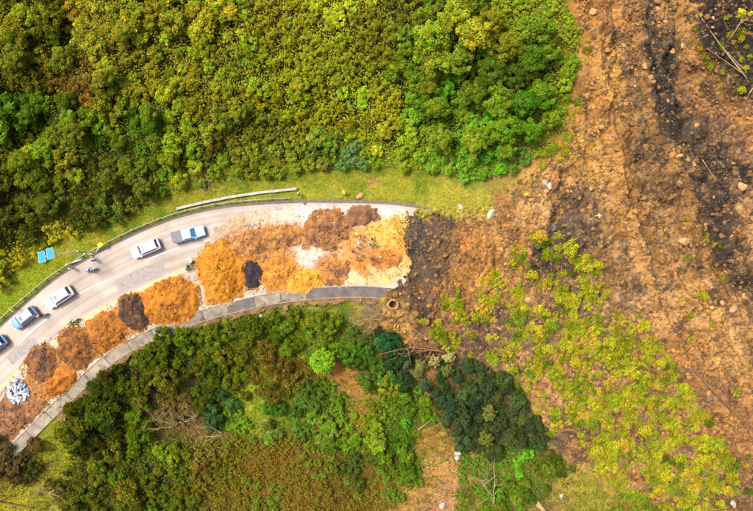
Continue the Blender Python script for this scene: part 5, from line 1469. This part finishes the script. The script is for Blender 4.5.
def person(u, v, rz, pose, top, bottom, label, head='hair', z=None, group=None, loc=None, skin=0):
    em, part, hp = body_mesh(pose)
    me = em.copy(); me.materials.clear()
    for m_ in (M_skin[skin], CLOTH[top], CLOTH[bottom], M_dark): me.materials.append(m_)
    ix = {'skin': 0, 'torso': 1, 'sleeve': 1, 'leg': 2, 'shoe': 3}
    me.polygons.foreach_set('material_index', np.array([ix[p] for p in part], np.int32))
    if loc is None:
        x, y = flat_xy(u, v)
        if z is None: z = float(hgrid(x, y))
        loc = (float(x), float(y), z)
    o = bpy.data.objects.new('person', me); o.location = loc; o.rotation_euler = (0, 0, rz); link(o)
    bm = bmesh.new(); bmesh.ops.create_uvsphere(bm, u_segments=14, v_segments=9, radius=1)
    kill = [vv for vv in bm.verts if vv.co.z < -0.15 and vv.co.y > -0.2]; bmesh.ops.delete(bm, geom=kill, context='VERTS')
    big = head != 'hair'
    for vv in bm.verts: vv.co = Vector((hp[0] + vv.co.x * (.125 if big else .098), hp[1] - .012 + vv.co.y * (.140 if big else .112), hp[2] + .03 + vv.co.z * (.135 if big else .112)))
    bm_obj('helmet' if big else 'hair', bm, CLOTH[head] if big else M_hair, o, True)
    tag(o, label, 'person', group)
    return o

def motorcycle(u, v, ang, col, label, z=0.004):
    x, y = flat_xy(u, v)
    root = empty('motorcycle', (float(x), float(y), z), ang)      # forward = +Y
    pm_ = paint_mat('motorcycle_paint', col)
    for yy in (-.66, .68):
        bm = bmesh.new()
        for k in range(20):
            pass
        R0, r0 = .27, .055
        ring = [[bm.verts.new((r0 * 1.1 * math.sin(b_), (R0 + r0 * math.cos(b_)) * math.cos(a_), (R0 + r0 * math.cos(b_)) * math.sin(a_))) for b_ in np.linspace(0, 2 * math.pi, 8, endpoint=False)] for a_ in np.linspace(0, 2 * math.pi, 20, endpoint=False)]
        for i in range(20):
            for j in range(8): bm.faces.new((ring[i][j], ring[(i + 1) % 20][j], ring[(i + 1) % 20][(j + 1) % 8], ring[i][(j + 1) % 8]))
        w = bm_obj('tyre', bm, M_tyre, root, True); w.location = (0, yy, .325)
        bm = bmesh.new(); add_cyl(bm, (0, 0, 0), .235, .03, 'X', 16); add_cyl(bm, (0, 0, 0), .06, .16, 'X', 10); bm_obj('rim', bm, M_rim, w)
        bm = bmesh.new()
        pts = [(0, yy + .37 * math.cos(t), .325 + .37 * math.sin(t)) for t in np.linspace(.5, 2.6, 8)]
        add_tube(bm, pts, .055, 6); bm_obj('mudguard', bm, pm_, root, True)
    bm = bmesh.new()
    for a_, b_ in (((0, .45, .85), (0, .1, .45)), ((0, .1, .45), (0, -.66, .33)), ((0, .4, .72), (0, -.5, .72)), ((0, -.5, .72), (0, -.15, .4))): add_tube(bm, [a_, b_], .035, 6)
    add_box(bm, (0, .12, .42), (.26, .38, .32), bevel=.05); bm_obj('frame', bm, M_dark, root)
    bm = bmesh.new(); loft(bm, [(-.24, .09, .76, .90), (-.1, .16, .72, .97), (.12, .17, .72, .98), (.26, .10, .76, .92)])
    bmesh.ops.rotate(bm, verts=bm.verts, cent=(0, 0, 0), matrix=Matrix.Rotation(math.pi / 2, 3, 'Z')); bmesh.ops.translate(bm, verts=bm.verts, vec=(0, .2, 0)); bm_obj('fuel_tank', bm, pm_, root, True)
    bm = bmesh.new(); add_box(bm, (0, -.32, .84), (.28, .72, .10), bevel=.04); bm_obj('seat', bm, M_blk, root)
    bm = bmesh.new(); add_tube(bm, [(-.40, .36, 1.02), (-.2, .46, 1.04), (0, .48, .98), (.2, .46, 1.04), (.40, .36, 1.02)], .02, 6); bm_obj('handlebar', bm, M_dark, root, True)
    bm = bmesh.new()
    for sx in (-.09, .09): add_tube(bm, [(sx, .45, .95), (sx, .68, .33)], .028, 6)
    bm_obj('fork', bm, M_rim, root, True)
    bm = bmesh.new(); bmesh.ops.create_uvsphere(bm, u_segments=10, v_segments=8, radius=.11); bmesh.ops.translate(bm, verts=bm.verts, vec=(0, .62, .88)); bm_obj('headlight', bm, M_lamp, root, True)
    bm = bmesh.new(); add_box(bm, (0, -.72, .74), (.16, .08, .08), bevel=.02); bm_obj('tail_light', bm, M_tail, root)
    bm = bmesh.new(); add_tube(bm, [(.14, .1, .3), (.16, -.4, .32), (.17, -.8, .42)], [.03, .035, .05], 8); bm_obj('exhaust', bm, M_rim, root, True)
    tag(root, label, 'motorcycle')
    return root
def rider(mc, *args, **kw):
    a = mc.rotation_euler.z
    off = Matrix.Rotation(a, 3, 'Z') @ Vector((0, -.22, 0))
    return person(0, 0, a, 'ride', *args, loc=tuple(mc.location + off + Vector((0, 0, .06))), **kw)
deg = math.radians
mc = motorcycle(92.5, 270, deg(-75), (0.05, 0.18, 0.35), 'blue motorcycle with rider by the guard rail near the mast')
rider(mc, 'paleblue', 'jeans', 'rider in pale blue shirt on the blue motorcycle by the rail', head='white')
mc = motorcycle(190.5, 265.5, deg(-35), (0.03, 0.09, 0.05), 'dark green motorcycle between the lanes below the pickup')
rider(mc, 'dark', 'dark', 'rider dressed in black on motorcycle below the pickup', head='green')
mc = motorcycle(43.5, 315, deg(105), (0.02, 0.02, 0.025), 'black motorcycle just behind the blue grey car')
rider(mc, 'dark', 'jeans', 'rider with white helmet right behind the blue grey car', head='white')
mc = motorcycle(74.5, 321.5, deg(-60), (0.10, 0.14, 0.02), 'olive motorcycle on the yellow line beside an orange heap')
rider(mc, 'hi_vis', 'dark', 'rider in yellow vest on the motorcycle at the yellow line', head='yellow')
PPL = 'people gathered on the muddy road'
for (u, v, rz, pose, top, bot, lab, head) in [
 (358.5, 235.5, 1.0, 'bend', 'hi_vis', 'khaki', 'person in yellow vest bending, topmost of the group on the mud', 'yellow'),
 (360.5, 239, 2.0, 'stand', 'yellow', 'dark', 'person in yellow shirt just below the bending one in vest', 'hair'),
 (359, 243.5, -1.2, 'stand', 'paleblue', 'jeans', 'person in pale blue shirt in the middle of the left cluster', 'white'),
 (357.5, 247.5, 0.4, 'stand', 'grey', 'jeans', 'person in grey shirt at the foot of the left cluster', 'hair'),
 (353.5, 251.5, 2.6, 'walk', 'dark', 'dark', 'person in black walking, leftmost of the group', 'hair'),
 (361, 255, 0.9, 'stand', 'white', 'khaki', 'person in white shirt below the left cluster', 'hair'),
 (356.5, 260, -0.4, 'bend', 'red', 'dark', 'person in dark red shirt bending, lowest of the group', 'hair'),
 (372, 239, 1.9, 'stand', 'dark', 'jeans', 'person in black standing alone at the upper right of group', 'hair'),
 (369, 244, -2.0, 'stand', 'white', 'jeans', 'person in white shirt facing the one in green', 'hair'),
 (375.5, 245, 1.4, 'bend', 'teal', 'green', 'person in teal shirt bending beside the one in white', 'green'),
 (380.5, 257, 2.5, 'stand', 'blue', 'jeans', 'person in blue shirt, rightmost of the group on the mud', 'paleblue'),
 (372, 258.5, 0.2, 'stand', 'dark', 'khaki', 'person in dark shirt left of the one in blue', 'hair')]:
    person(u, v, rz, pose, top, bot, lab, head, z=0.05, group=PPL)
person(299.5, 194.5, 1.2, 'stand', 'dark', 'dark', 'person in black with white cap on the verge at the wall end', 'white')
person(345, 194.5, 0.3, 'bend', 'hi_vis', 'dark', 'person in yellow vest bending on the grass above the heaps', 'yellow')
person(74.5, 268.5, 0.6, 'stand', 'paleblue', 'jeans', 'person in pale shirt standing at the guard rail left of motorcycle', 'white')
person(97, 260.5, 0.6, 'stand', 'blue', 'jeans', 'person in blue standing at the rail right of the small chevron', 'hair')
person(521, 197, 0.6, 'walk', 'hi_vis', 'orange', 'person in yellow vest and orange trousers climbing the upper slide edge', 'yellow')
person(592, 217, 2.0, 'walk', 'white', 'yellow', 'person in white and yellow walking in the middle of the slide', 'white')

finish_labels()
